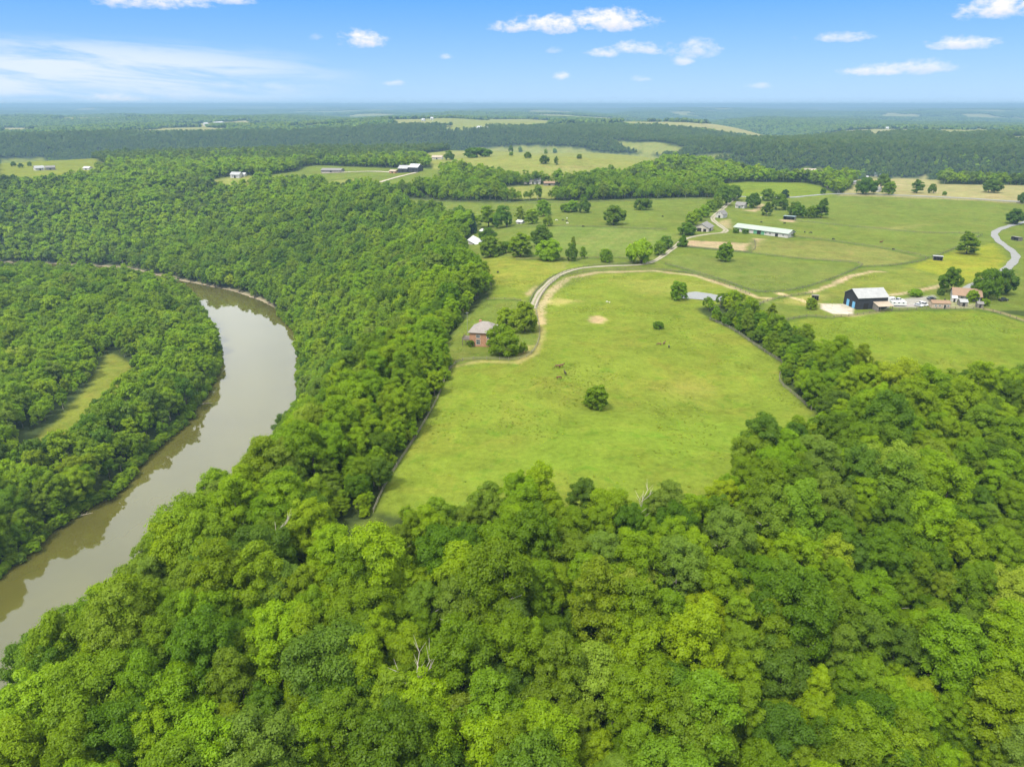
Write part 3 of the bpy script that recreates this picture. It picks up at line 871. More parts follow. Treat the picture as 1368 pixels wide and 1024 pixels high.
def joined(cm, tm, name):
    """one mesh out of a crown and a trunk, for the uncounted woods"""
    nv, nf = len(cm.vertices), len(cm.polygons)
    V = np.empty(nv * 3, np.float32); cm.vertices.foreach_get('co', V)
    me = bpy.data.meshes.new(name)
    tv = [tuple(v.co) for v in tm.vertices]; tf = []
    for p in tm.polygons:
        q = list(p.vertices)
        for j in range(1, len(q) - 1, 2):
            tf.append([q[0], q[j], q[j + 1], q[min(j + 2, len(q) - 1)]] if j + 2 < len(q) else [q[0], q[j], q[j + 1], q[j + 1]])
    tf = [f for f in tf if len(set(f)) == 4]
    V = np.concatenate([V.reshape(-1, 3), np.array(tv, np.float32)])
    F = np.concatenate([np.arange(nv).reshape(-1, 4), np.array(tf, int) + nv])
    me = np_mesh(name, V, F, [cm.materials[0], tm.materials[0]], mi=np.concatenate([np.zeros(nf), np.ones(len(tf))]))
    T = np.zeros(nv, np.float32); cm.attributes['tone'].data.foreach_get('value', T)
    at = me.attributes.new('tone', 'FLOAT', 'POINT')
    at.data.foreach_set('value', np.concatenate([T, np.full(len(tv), .5, np.float32)]))
    return me

def scatter(name, pts, rot, scl, pick, meshes, coll_name):
    """ONE uncounted wood: an instancer over points, each with its own turn, size and kind"""
    col = bpy.data.collections.new(coll_name)
    for i, me in enumerate(meshes):
        o = bpy.data.objects.new('%s.%03d' % (coll_name, i), me)
        col.objects.link(o)
    me = bpy.data.meshes.new(name)
    n = len(pts)
    me.vertices.add(n); me.vertices.foreach_set('co', np.asarray(pts, np.float32).ravel())
    for nm, ty, arr, key in (('rot', 'FLOAT_VECTOR', rot, 'vector'), ('scl', 'FLOAT_VECTOR', scl, 'vector'), ('pick', 'INT', pick, 'value')):
        a = me.attributes.new(nm, ty, 'POINT')
        a.data.foreach_set(key, np.asarray(arr, np.int32 if ty == 'INT' else np.float32).ravel())
    me.update()
    o = link(name, me)
    ng = bpy.data.node_groups.new(name + '_scatter', 'GeometryNodeTree')
    ng.interface.new_socket('Geometry', in_out='INPUT', socket_type='NodeSocketGeometry')
    ng.interface.new_socket('Geometry', in_out='OUTPUT', socket_type='NodeSocketGeometry')
    N, L = ng.nodes, ng.links
    gi, go = N.new('NodeGroupInput'), N.new('NodeGroupOutput')
    ci = N.new('GeometryNodeCollectionInfo'); ci.inputs[0].default_value = col
    ci.inputs['Separate Children'].default_value = True; ci.inputs['Reset Children'].default_value = True
    iop = N.new('GeometryNodeInstanceOnPoints'); iop.inputs['Pick Instance'].default_value = True
    def attr(nm, ty):
        a = N.new('GeometryNodeInputNamedAttribute'); a.data_type = ty; a.inputs[0].default_value = nm
        return a.outputs['Attribute']
    e2r = N.new('FunctionNodeEulerToRotation')
    L.new(attr('rot', 'FLOAT_VECTOR'), e2r.inputs[0])
    L.new(gi.outputs[0], iop.inputs['Points']); L.new(ci.outputs[0], iop.inputs['Instance'])
    L.new(attr('pick', 'INT'), iop.inputs['Instance Index'])
    L.new(e2r.outputs[0], iop.inputs['Rotation']); L.new(attr('scl', 'FLOAT_VECTOR'), iop.inputs['Scale'])
    L.new(iop.outputs[0], go.inputs[0])
    md = o.modifiers.new('scatter', 'NODES'); md.node_group = ng
    return tag(o, kind='stuff')

# --- where the woods stand
def jgrid(x0, x1, y0, y1, s, seed):
    g = np.random.default_rng(seed)
    nx, ny = int((x1 - x0) / s), int((y1 - y0) / (s * 0.87))
    I, J = np.meshgrid(np.arange(nx), np.arange(ny))
    X = x0 + (I + 0.5 * (J % 2)) * s + g.uniform(-.36, .36, I.shape) * s
    Y = y0 + J * s * 0.87 + g.uniform(-.36, .36, I.shape) * s
    return X.ravel(), Y.ravel()

def wooded(x, y, margin):
    ok = (open_mask(x, y) < -margin)
    ok &= ~inpoly(x, y, RIVER_POLY) & (np.minimum(segdist(x, y, LB), segdist(x, y, RB)) > 1.2)
    return ok

THIN = [([(440, 690), (505, 690), (545, 712), (520, 770), (400, 800), (370, 760)], 0.5)]      # scrubby gap on the slope
THIN_W = [(hits(p), k) for p, k in THIN]

def placed(x0, x1, y0, y1, s, seed, rmin, rmax, margin):
    x, y = jgrid(x0, x1, y0, y1, s, seed)
    r, th = polar(x, y)
    k = (r >= rmin) & (r < rmax) & (np.abs(np.degrees(th)) < (60 if rmax < 400 else 43))
    x, y = x[k], y[k]
    k = wooded(x, y, margin)
    x, y = x[k], y[k]
    g = np.random.default_rng(seed + 1)
    k = np.ones(len(x), bool)
    for P, f in THIN_W:
        k &= ~(inpoly(x, y, P) & (g.random(len(x)) < f))
    k &= ~(far_field(x, y))
    x, y = x[k], y[k]
    return x, y, terr(x, y)

NEAR = proto_meshes(120, 760, 0.27, 1, (0.10, 0.28))
MIDD = proto_meshes(60, 130, 0.64, 2, (0.16, 0.28))
FARD = proto_meshes(20, 26, 1.75, 3, (0.25, 0.38))
for _p in (6, 7): FARD[_p][3].materials[0] = M['leaf_haze_dimmed']          # far bluff leaves, darkening by haze and distance put into their colour
WT = np.array([1.3, 1.3, 1.3, 1.4, 1.4, 1.4, 0.75, 0.75, 0.7, 0.7, 0.3, 0.3, 0.13])

def pick_kinds(x, y, seed):
    """kinds grow in drifts: noise shifts the odds from place to place"""
    g = np.random.default_rng(seed)
    w = np.tile(WT, (len(x), 1))
    d = fbm(x, y, 70, 203, 2)
    sl = sstep(-40, -120, x) * sstep(500, 200, y)           # paler, looser growth on the river slope
    for i, kd in enumerate(KINDS):
        if kd == 'bright': w[:, i] *= np.exp(1.6 * d)
        if kd == 'deep': w[:, i] *= np.exp(-2.2 * d) * (1 - 0.6 * sl)
        if kd == 'olive': w[:, i] *= 1 + 0.5 * sl
        if kd == 'grey': w[:, i] *= 1 + 0.5 * sl
        if kd == 'gold': w[:, i] *= np.where((x > 10) & (y < 230), 3.2, 0.25)
    c = np.cumsum(w, 1); c /= c[:, -1:]
    return (c < g.random(len(x))[:, None]).sum(1)

# ground within 340 m: full crowns; the trees that show largest become objects of their own
nx, ny, nz_ = placed(-330, 330, 22, 345, 6.7, 11, 20, 340, 1.2)
npick = pick_kinds(nx, ny, 12)
g = np.random.default_rng(13)
nsc = np.clip(g.normal(0.84, 0.19, len(nx)), 0.45, 1.3)
# lower, shrubby growth along the open edges and on the river bank
em = open_mask(nx, ny)
nsc *= np.interp(-em, [1.0, 7.0, 18.0], [0.60, 0.80, 1.0]) ** np.where((ny < 170) & (nx > -20), 0.45, 1.0)
BELT = np.array(hits([(895, 385), (960, 385), (1120, 475), (1110, 520), (1050, 520), (1030, 486), (930, 432)]))
nsc *= np.where(inpoly(nx, ny, BELT), 0.74, 1.0)
nrot = g.random(len(nx)) * 2 * math.pi
top = np.array([NEAR[p][2] for p in npick]) * nsc
rad = np.array([NEAR[p][1] for p in npick]) * nsc
sx, sy, sf = project(nx, ny, nz_ + top * 0.8)
size = rad * 2 / sf * FPX
infr = (sx > 0) & (sx < 1368) & (sy > -5) & (sy < 1024)
# keep the crowns clear of the lens
clear = (np.hypot(nx, ny) > 38)
order = np.argsort(-np.where(infr & clear, size, 0))
N_IND = 290
ind = order[:N_IND]

AREA = [  # words for where a tree stands, found by its place on the ground
    (lambda x, y, z: z < -58, 'on the low bank inside the river bend'),
    (lambda x, y, z: (x < -95), 'low on the slope above the muddy river'),
    (lambda x, y, z: (x < -45) and y > 120, 'on the slope between river and pasture corner'),
    (lambda x, y, z: (x < -45), 'high on the slope falling to the river'),
    (lambda x, y, z: (x < 15) and y > 128, 'at the wood edge below the pasture corner'),
    (lambda x, y, z: (x < 15), 'in the dense wood below the open pasture'),
    (lambda x, y, z: (x < 70) and y > 125, 'at the wood edge below the grazing horses'),
    (lambda x, y, z: (x < 70), 'deep in the wood below the round field tree'),
    (lambda x, y, z: y > 150, 'in the wood between pasture and barn field'),
    (lambda x, y, z: True, 'in the wood filling the ravine beyond the pasture'),
]
LOOK = {'mid': 'mid green leafy tree', 'bright': 'bright lime green leafy tree', 'deep': 'dark green leafy tree', 'grey': 'grey green leafy tree', 'olive': 'dull olive green tree', 'gold': 'pale yellow green tree'}
SH = {'round': 'round-crowned', 'broad': 'broad spreading', 'tall': 'tall narrow-crowned'}
def add_tree(proto, loc, rz, sc, name, label, cat, group):
    kd, R, top_, cm, tm = proto
    o = empty(name, loc, rz)
    o.scale = sc if hasattr(sc, '__len__') else (sc, sc, sc)
    tag(o, label, cat, group)
    link('trunk', tm, o); link('crown', cm, o)
    return o
for i in ind:
    p = int(npick[i]); kd = KINDS[p]
    where = next(w for f, w in AREA if f(nx[i], ny[i], nz_[i]))
    shp = SHAPES[(p * 5 + 1) % len(SHAPES)][0]
    sz = 'tall' if nsc[i] > 1.02 else 'small' if nsc[i] < 0.78 else ''
    lab = SH[shp] + ' ' + LOOK[kd] + ' ' + where
    s = float(nsc[i])
    add_tree(NEAR[p], (nx[i], ny[i], nz_[i]), float(nrot[i]), (s, s, s * float(g.uniform(.92, 1.1))), 'forest_tree', lab, 'tree', LOOK[kd] + 's ' + where)
rest = np.ones(len(nx), bool); rest[ind] = False
near_join = [joined(cm, tm, 'deciduous_tree') for kd, R, b, cm, tm in NEAR]
def rots(a): return np.stack([np.zeros_like(a), np.zeros_like(a), a], 1)
k = rest & clear
tag(scatter('wooded_slope', np.stack([nx, ny, nz_], 1)[k], rots(nrot[k]), np.repeat(nsc[k][:, None], 3, 1), npick[k], near_join, 'deciduous_tree'),
    'leafy wood running from the pasture edge down to the river', 'woodland')

# undergrowth: shrubs that close the wood's edge and its floor
ux, uy, uz = placed(-330, 330, 22, 345, 4.6, 15, 20, 340, 0.8)
up = pick_kinds(ux, uy, 16)
g = np.random.default_rng(17)
us = g.uniform(0.26, 0.46, len(ux)) * np.interp(-open_mask(ux, uy), [0.8, 4.0], [0.7, 1.0])
k = np.hypot(ux, uy) > 38
tag(scatter('undergrowth', np.stack([ux, uy, uz - 0.8], 1)[k], rots(g.random(len(ux)) * 6.28)[k], np.stack([us * 1.25, us * 1.25, us], 1)[k], up[k], near_join, 'shrub'),
    'shrubby undergrowth below the near trees', 'undergrowth')

# willows and box elder scrub overhanging the water
bx, by = [], []
g = np.random.default_rng(71)
for P in (LB, RB):
    for i in range(len(P) - 1):
        (ax_, ay_), (cx_, cy_) = P[i], P[i + 1]
        L_ = math.hypot(cx_ - ax_, cy_ - ay_)
        if max(ay_, cy_) > 600: continue
        for t_ in np.arange(0, 1, 2.4 / max(L_, 3)):
            for k_ in range(2):
                bx.append(ax_ + (cx_ - ax_) * t_ + g.normal(0, 1.2)); by.append(ay_ + (cy_ - ay_) * t_ + g.normal(0, 1.6))
bx, by = np.array(bx), np.array(by)
k = (np.abs(np.arctan2(bx, by)) < 0.95) & (np.hypot(bx, by) < 1100)
bx, by = bx[k], by[k]
bs = g.uniform(0.20, 0.38, len(bx))
tag(scatter('riverside_scrub', np.stack([bx, by, np.maximum(terr(bx, by), RIVER_Z) - 0.9], 1), rots(g.random(len(bx)) * 6.28), np.stack([bs * 1.3, bs * 1.3, bs], 1), pick_kinds(bx, by, 72),
            [joined(cm, tm, 'bank_shrub') for kd, R, b, cm, tm in MIDD], 'bank_shrub'), 'low scrub overhanging both river banks', 'scrub')

# 340-900 m
mx_, my_, mz_ = placed(-800, 800, 150, 905, 7.4, 21, 340, 900, 1.5)
mp = pick_kinds(mx_, my_, 22)
g = np.random.default_rng(23)
ms = np.clip(g.normal(0.82, 0.21, len(mx_)), 0.45, 1.35) * np.interp(-open_mask(mx_, my_), [1.5, 14.0], [0.62, 1.0]) * np.where(inpoly(mx_, my_, BELT), 0.74, 1.0)
tag(scatter('hillside_forest', np.stack([mx_, my_, mz_], 1), rots(g.random(len(mx_)) * 6.28), np.repeat(ms[:, None], 3, 1), mp,
            [joined(cm, tm, 'hillside_tree') for kd, R, b, cm, tm in MIDD], 'hillside_tree'),
    'dense green forest on the hillside around the river bend', 'forest')
# 900-2700 m
fx, fy, fz = placed(-1950, 1950, 600, 2705, 8.2, 31, 900, 2700, 3.0)
fp = pick_kinds(fx, fy, 32)
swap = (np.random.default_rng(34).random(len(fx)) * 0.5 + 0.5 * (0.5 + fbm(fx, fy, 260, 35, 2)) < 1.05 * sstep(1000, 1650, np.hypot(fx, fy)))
fp = np.where(swap, 6 + (fp % 2), fp)          # leaf colour darkened for distance on the far bluffs
g = np.random.default_rng(33)
fs = np.clip(g.normal(0.76, 0.15, len(fx)), 0.45, 1.15)
tag(scatter('distant_forest', np.stack([fx, fy, fz], 1), rots(g.random(len(fx)) * 6.28), np.repeat(fs[:, None], 3, 1), fp,
            [joined(cm, tm, 'distant_tree') for kd, R, b, cm, tm in FARD], 'distant_tree'),
    'dark forest covering the bluffs beyond the farmland', 'forest')

# beyond 2700 m: tracts of canopy, each of many crowns, laid along the land
def tract_mesh(seed, side, mat_names):
    g = np.random.default_rng(seed)
    n = int(side * side / 95)
    import bmesh
    bm = bmesh.new(); bmesh.ops.create_icosphere(bm, subdivisions=2, radius=1.0)
    iv = np.array([v.co[:] for v in bm.verts]); jf = np.array([[v.index for v in f.verts] for f in bm.faces]); bm.free()
    V, F, MI, T = [], [], [], []
    gx, gy = jgrid(-side / 2, side / 2, -side / 2, side / 2, side / math.sqrt(n) * 1.0, seed)
    for k in range(len(gx)):
        R = g.uniform(3.6, 7.8)
        d = 1 + 0.22 * np.sin(iv[:, 0] * 5 + k) * np.sin(iv[:, 1] * 5 + 2 * k) + g.normal(0, 0.19, len(iv))
        v = iv * d[:, None] * np.array([R, R, R * 0.95]) + np.array([gx[k], gy[k], g.uniform(4, 13)])
        V.append(v); F.append(jf + k * len(iv)); MI += [g.integers(len(mat_names))] * len(jf)
        T.append(np.clip(g.normal(0.45, 0.32) + g.normal(0, .15, len(iv)), 0, 1))
    me = np_mesh('canopy_tract', np.concatenate(V), np.concatenate(F), [M[LEAF[m_]] for m_ in mat_names], mi=MI)
    at = me.attributes.new('tone', 'FLOAT', 'POINT'); at.data.foreach_set('value', np.concatenate(T).astype(np.float32))
    return me

def tracts(name, s, side, rmin, rmax, seed, label):
    x, y = jgrid(-rmax * 0.8, rmax * 0.8, rmin * 0.5, rmax + s, s, seed)
    r, th = polar(x, y)
    k = (r >= rmin) & (r < rmax) & (np.abs(np.degrees(th)) < 41)
    x, y = x[k], y[k]
    k = (open_mask(x, y) < -side * 0.3) & ~far_field(x, y)
    x, y = x[k], y[k]
    e = side * 0.5
    zx = (terr(x + e, y) - terr(x - e, y)) / (2 * e); zy = (terr(x, y + e) - terr(x, y - e)) / (2 * e)
    z = (terr(x + e * .6, y) + terr(x - e * .6, y) + terr(x, y + e * .6) + terr(x, y - e * .6)) / 4
    g = np.random.default_rng(seed + 1)
    rot = np.zeros((len(x), 3))
    for i in range(len(x)):
        nrm = Vector((-zx[i], -zy[i], 1)).normalized()
        q = Vector((0, 0, 1)).rotation_difference(nrm).to_matrix() @ Matrix.Rotation(g.random() * 6.28, 3, 'Z')
        rot[i] = q.to_euler()
    mats = [['haze_dimmed', 'conifer', 'haze_dimmed', 'deep'], ['haze_dimmed', 'conifer', 'haze_dimmed', 'haze_dimmed'], ['haze_dimmed', 'haze_dimmed', 'conifer', 'conifer'], ['haze_dimmed', 'conifer', 'grey', 'haze_dimmed']]  # dark leaf colours stand in for distance and the crowns' missing self-shadow
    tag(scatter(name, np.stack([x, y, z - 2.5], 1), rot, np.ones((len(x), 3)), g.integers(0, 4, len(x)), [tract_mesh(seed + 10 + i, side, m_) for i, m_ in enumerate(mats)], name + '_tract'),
        label, 'forest')
tracts('plateau_forest', 46, 52, 2680, 6500, 41, 'blue green forest rolling over the far plateau')
tracts('skyline_forest', 105, 118, 6500, 17000, 51, 'hazy forest along the skyline')
# ------------------------------------------------------------------ rank tufts in the grazed sward
def tuft_mesh(seed, mat):
    g = np.random.default_rng(seed)
    V = []
    for k in range(26):
        a, l = g.random() * 6.28, g.uniform(.25, .6)
        x_, y_ = g.normal(0, .22, 2)
        d_ = np.array([math.cos(a), math.sin(a), 0]); e_ = np.array([-d_[1], d_[0], 0]) * g.uniform(.06, .12)
        b_ = np.array([x_, y_, -.05]); t_ = b_ + d_ * l * .55 + np.array([0, 0, l * .5])
        V += [b_ - e_, b_ + e_, t_ + e_ * .3, t_ - e_ * .3]
    me = np_mesh('tuft', np.array(V), np.arange(len(V)).reshape(-1, 4), [mat])
    at = me.attributes.new('tone', 'FLOAT', 'POINT'); at.data.foreach_set('value', np.repeat(g.random(26), 4).astype(np.float32))
    return me
tx, ty = jgrid(-60, 330, 135, 420, 1.25, 61)
tk = open_mask(tx, ty) > 1.0
tx, ty = tx[tk], ty[tk]
tn = fbm(tx, ty, 26, 301, 3) + 0.6 * fbm(tx, ty, 7, 303, 2)
g = np.random.default_rng(62)
tk = (g.random(len(tx)) < np.clip(tn * 1.0 - 0.10, 0.015, 0.6))
for (P, c, s_, e_) in PATCH_W[:6]: tk &= ~inpoly(tx, ty, P)
tx, ty = tx[tk], ty[tk]
ts = g.uniform(0.4, 0.95, len(tx))
tag(scatter('grass_tufts', np.stack([tx, ty, terr(tx, ty)], 1), rots(g.random(len(tx)) * 6.28), np.repeat(ts[:, None], 3, 1), g.integers(0, 4, len(tx)),
            [tuft_mesh(900 + i, M[m_]) for i, m_ in enumerate(['leaf_tuft', 'leaf_tuft', 'leaf_tuft', 'leaf_gold'])], 'grass_tuft'), 'rank tufts of grass in the grazed pasture', 'grass')

# ------------------------------------------------------------------ trees standing in the open
FIELD_P = {}
def field_proto(kd, sh):
    if (kd, sh) not in FIELD_P:
        shape, R, a, b, lobes = {'round': ('round', 5.0, -1.2, 11.0, 95), 'broad': ('broad', 6.0, -0.6, 11.0, 105), 'tall': ('tall', 4.2, -1.5, 15.0, 80), 'bush': ('round', 4.0, 0.0, 4.6, 50), 'conifer': ('cone', 3.2, 0.6, 14.0, 70), 'loose': ('tall', 4.0, 2.0, 13.0, 30)}[sh]
        s = 700 + len(FIELD_P)
        FIELD_P[(kd, sh)] = (kd, R, b, crown_mesh('crown', M[LEAF[kd]], s, R, a, b, lobes, 300, 0.5, shape=shape, lr_=(0.15, 0.27)), trunk_mb(s, R, max(a, .4), b, 0.3).mesh('trunk', M['bark'], True))
    return FIELD_P[(kd, sh)]

FIELD_TREES = [   # base pixel x, y, crown width, height (photo pixels), leaf, shape, label, group
    (797, 545, 33, 32, 'mid', 'round', 'lone rounded dark green tree in the middle of the open pasture', None),
    (880, 439, 14, 9, 'deep', 'bush', 'low dark bush alone in the pasture beside the dark horses', None),
    (905, 400, 24, 25, 'mid', 'round', 'green tree standing at the near edge of the small pond', None),
    (668, 473, 44, 40, 'mid', 'broad', 'broad leafy green tree hiding one side of the brick house', None),
    (700, 443, 36, 38, 'grey', 'round', 'grey green tree at the end of the gravel drive', None),
    (676, 436, 26, 25, 'gold', 'round', 'bright yellow green tree behind the brick house roof', None),
    (699, 471, 13, 15, 'olive', 'bush', 'small olive bush beside the broad dark tree at the brick house', None),
    (629, 463, 8, 9, 'deep', 'bush', 'small shrub against the wall of the brick house by its deck', None),
    (1083, 413, 15, 16, 'mid', 'round', 'small round tree at the edge of the bare barnyard', None),
    (968, 349, 22, 25, 'mid', 'round', 'lone round tree in the paddock below the green roofed stable', None),
    (1290, 339, 30, 28, 'deep', 'tall', 'lone dark tree beside the bend of the grey farm road', None),
    (1274, 391, 28, 33, 'deep', 'round', 'dark tree on the driveway side of the brown roofed house', None),
    (1320, 400, 34, 42, 'deep', 'broad', 'large dark tree beside the brown roofed house', None),
    (1336, 394, 28, 34, 'deep', 'round', 'dark tree standing close behind the large one at the brown roofed house', None),
    (1299, 402, 15, 15, 'bright', 'round', 'small bright green tree in front of the brown roofed house', None),
    (1316, 408, 12, 9, 'mid', 'bush', 'green bush by the sheds in front of the brown roofed house', None),
    (1224, 396, 19, 9, 'mid', 'bush', 'wide low bush beside the parked white vehicles', None),
    (1256, 394, 10, 8, 'deep', 'bush', 'dark hedge bush at the foot of the driveway tree', None),
    (735, 347, 34, 27, 'bright', 'broad', 'broad light green tree in the hedge above the drive bend', None),
    (760, 348, 16, 24, 'deep', 'round', 'dark narrow tree in the hedge next to the broad light green one', None),
    (765, 338, 8, 24, 'olive', 'tall', 'thin tall olive tree rising behind the hedge above the drive', None),
    (777, 345, 11, 17, 'mid', 'tall', 'slim small tree between the hedge and the round drive tree', None),
    (809, 350, 18, 18, 'mid', 'round', 'small round tree alone beside the gravel drive', None),
    (856, 352, 36, 29, 'bright', 'bush', 'wide light green tree against the gravel drive', None),
    (880, 340, 18, 18, 'mid', 'round', 'mid green tree in the clump where the drive bends to the barn', None),
    (893, 332, 20, 17, 'deep', 'round', 'dark green tree in the clump where the drive bends to the barn', None),
    (720, 329, 28, 29, 'deep', 'round', 'dark green tree behind the hedge in the striped field', None),
    (695, 343, 34, 32, 'grey', 'tall', 'grey green loose tree in the hedge near the white roofed farmhouse', None),
    (676, 338, 16, 15, 'deep', 'bush', 'dark hedge bush between the white farmhouse and the grey green tree', None),
    (655, 343, 32, 28, 'mid', 'round', 'rounded green tree below the white roofed farmhouse', None),
    (649, 322, 24, 18, 'deep', 'round', 'dark tree right behind the white farmhouse roof', None),
    (617, 314, 34, 32, 'mid', 'round', 'large rounded tree between the two white farm roofs in the wood', None),
    (632, 312, 10, 26, 'conifer', 'conifer', 'dark pointed conifer beside the white farm roofs', None),
    (653, 303, 30, 30, 'olive', 'tall', 'pale olive tree with an open crown by the white shed', None),
    (677, 303, 26, 28, 'deep', 'round', 'dark full tree next to the pale olive tree by the white shed', None),
    (695, 296, 16, 22, 'olive', 'tall', 'thin pale tree behind the small white shed', None),
    (711, 299, 19, 20, 'mid', 'round', 'rounded tree beside the small white shed in the field', None),
    (726, 289, 20, 22, 'mid', 'round', 'taller tree at the upper end of the row by the white shed', None),
    (733, 302, 13, 13, 'olive', 'bush', 'small dull bush in the field near the grazing animals', None),
    (764, 283, 20, 15, 'mid', 'round', 'middle tree of the clump of three in the upper field', None),
    (776, 284, 17, 20, 'deep', 'round', 'darkest tree of the clump of three in the upper field', None),
    (754, 283, 12, 11, 'mid', 'round', 'smallest tree of the clump of three in the upper field', None),
    (857, 280, 23, 14, 'deep', 'bush', 'low wide dark tree alone in the upper field', None),
    (819, 301, 29, 25, 'deep', 'round', 'large dark round tree alone above the striped field', None),
    (912, 313, 24, 16, 'deep', 'round', 'dark tree at the foot of the row climbing beside the lane', 'trees in the row along the lane'),
    (912, 329, 13, 14, 'deep', 'conifer', 'small dark pointed tree where drive and barn lane meet', None),
    (923, 300, 18, 17, 'bright', 'round', 'light green tree behind the grey roofed barn', 'trees in the row along the lane'),
    (931, 295, 16, 16, 'bright', 'round', 'light green tree in the middle of the row along the lane', 'trees in the row along the lane'),
    (940, 290, 17, 16, 'mid', 'round', 'mid green tree in the row across the lane from the small white barn', 'trees in the row along the lane'),
    (949, 283, 16, 16, 'mid', 'round', 'mid green tree in the row across the lane from the white house', 'trees in the row along the lane'),
    (957, 278, 14, 15, 'olive', 'round', 'olive tree at the top of the row along the lane', 'trees in the row along the lane'),
    (970, 274, 24, 26, 'deep', 'round', 'dark tree where the lane meets the county road', None),
    (979, 267, 24, 20, 'deep', 'broad', 'broad dark tree beyond the lane end at the county road', None),
    (1007, 277, 19, 19, 'deep', 'round', 'round dark tree beside the white house with grey roof', None),
    (1025, 268, 20, 16, 'mid', 'round', 'rounded tree between the white house and the county road', None),
    (1036, 280, 22, 20, 'deep', 'round', 'dark tree beyond the bare earth track near the white house', None),
    (1024, 288, 16, 18, 'deep', 'tall', 'dark oval tree in the bend of the bare earth track', None),
    (1046, 264, 11, 11, 'conifer', 'round', 'small dark tree against the county road near the white house', None),
    (1057, 287, 22, 17, 'deep', 'round', 'first dark tree of the row behind the open field shed', 'trees in the row behind the open shed'),
    (1071, 291, 18, 17, 'deep', 'round', 'dark second tree of the row behind the open field shed', 'trees in the row behind the open shed'),
    (1083, 291, 15, 16, 'mid', 'round', 'mid green third tree of the row behind the open field shed', 'trees in the row behind the open shed'),
    (1097, 291, 20, 26, 'deep', 'tall', 'tallest tree at the end of the row behind the open shed', 'trees in the row behind the open shed'),
    (983, 311, 9, 6, 'deep', 'bush', 'low bush against the corner of the long green roofed stable', None),
    (995, 312, 9, 6, 'deep', 'bush', 'low bush along the white front of the green roofed stable', None),
    (1057, 316, 10, 6, 'mid', 'bush', 'low bush at the end wall of the green roofed stable', None),
    (1030, 424, 14, 20, 'olive', 'tall', 'spindly olive tree beside the small white roofed shed', None),
    (1355, 300, 22, 20, 'deep', 'round', 'dark tree where the grey farm road leaves the picture', None),
    (1364, 271, 12, 14, 'deep', 'round', 'dark tree beside the county road at its far end', None),
    (1224, 258, 18, 17, 'deep', 'tall', 'tall dark tree in the straw field beyond the county road', None),
    (1247, 258, 11, 12, 'deep', 'round', 'dark tree beside the pale field lane beyond the county road', None),
    (1320, 257, 24, 17, 'deep', 'broad', 'broad dark tree at the edge of the straw coloured field', None),
    (1152, 259, 26, 22, 'deep', 'broad', 'broad dark tree next to the white cottage on the county road', None),
    (1187, 260, 17, 17, 'mid', 'round', 'rounded tree on the far side of the white cottage', None),
    (1175, 253, 18, 20, 'deep', 'round', 'dark tree behind the white cottage on the county road', None),
    (1099, 259, 7, 7, 'deep', 'bush', 'small bush by the county road below the dark farm sheds', None),
    (1127, 257, 6, 9, 'mid', 'tall', 'small slim tree by the county road near the white cottage', None),
    (1262, 261, 6, 5, 'mid', 'bush', 'tiny round bush beside the county road fence', None),
    (637, 210, 36, 11, 'deep', 'bush', 'dense clump of dark trees on the hill pasture', None),
    (597, 214, 14, 12, 'deep', 'round', 'dark tree at the end of the hill pasture', None),
    (681, 203, 7, 8, 'deep', 'round', 'small tree at the top edge of the hill pasture', 'small trees on the hill pasture'),
    (683, 208, 6, 5, 'mid', 'round', 'small tree just below the top edge of the hill pasture', 'small trees on the hill pasture'),
    (695, 203, 6, 7, 'mid', 'round', 'small pale tree on the skyline of the hill pasture', 'small trees on the hill pasture'),
    (705, 211, 10, 8, 'olive', 'round', 'small olive tree in the upper half of the hill pasture', 'small trees on the hill pasture'),
    (729, 206, 5, 7, 'mid', 'round', 'slim small tree on the crest of the hill pasture', 'small trees on the hill pasture'),
    (741, 204, 6, 6, 'mid', 'round', 'small tree by the wood at the crest of the hill pasture', 'small trees on the hill pasture'),
    (726, 219, 13, 11, 'deep', 'round', 'rounded dark tree in the middle of the hill pasture', 'small trees on the hill pasture'),
    (743, 220, 7, 11, 'deep', 'tall', 'narrow dark tree in the middle of the hill pasture', 'small trees on the hill pasture'),
    (773, 212, 8, 6, 'olive', 'round', 'low pale tree on the lower side of the hill pasture', 'small trees on the hill pasture'),
    (534, 266, 11, 13, 'bright', 'round', 'small bright round tree in the field corner by the wood', None),
    (20, 222, 7, 6, 'deep', 'round', 'small dark tree in the straw field by the far farmhouse', None),
    (30, 224, 7, 6, 'deep', 'round', 'second small dark tree in the straw field by the far farmhouse', None),
    (40, 222, 6, 6, 'mid', 'round', 'green tree between the field pair and the far farmhouse', None),
    (176, 490, 8, 9, 'deep', 'round', 'small dark tree at the rim of the river meadow', None),
]
DROP = []
g = np.random.default_rng(77)
for (px, py, wp, hp, kd, sh, lab, grp) in FIELD_TREES:
    x, y, z = hit(px, py)
    _, _, f = project(x, y, z)
    pr = field_proto(kd, sh)
    wm, hm = wp * f / FPX, hp * f / FPX / math.cos(PITCH * 0.6)
    sx_ = wm / (1.92 * pr[1]); sz_ = hm / pr[2]
    sz_ = min(max(sz_, 0.55 * sx_), 1.9 * sx_)
    add_tree(pr, (x, y, z), float(g.random() * 6.28), (sx_, sx_, sz_), 'bush' if sh == 'bush' and wp < 20 else 'field_tree', lab, 'bush' if sh == 'bush' and wp < 20 else 'tree', grp)

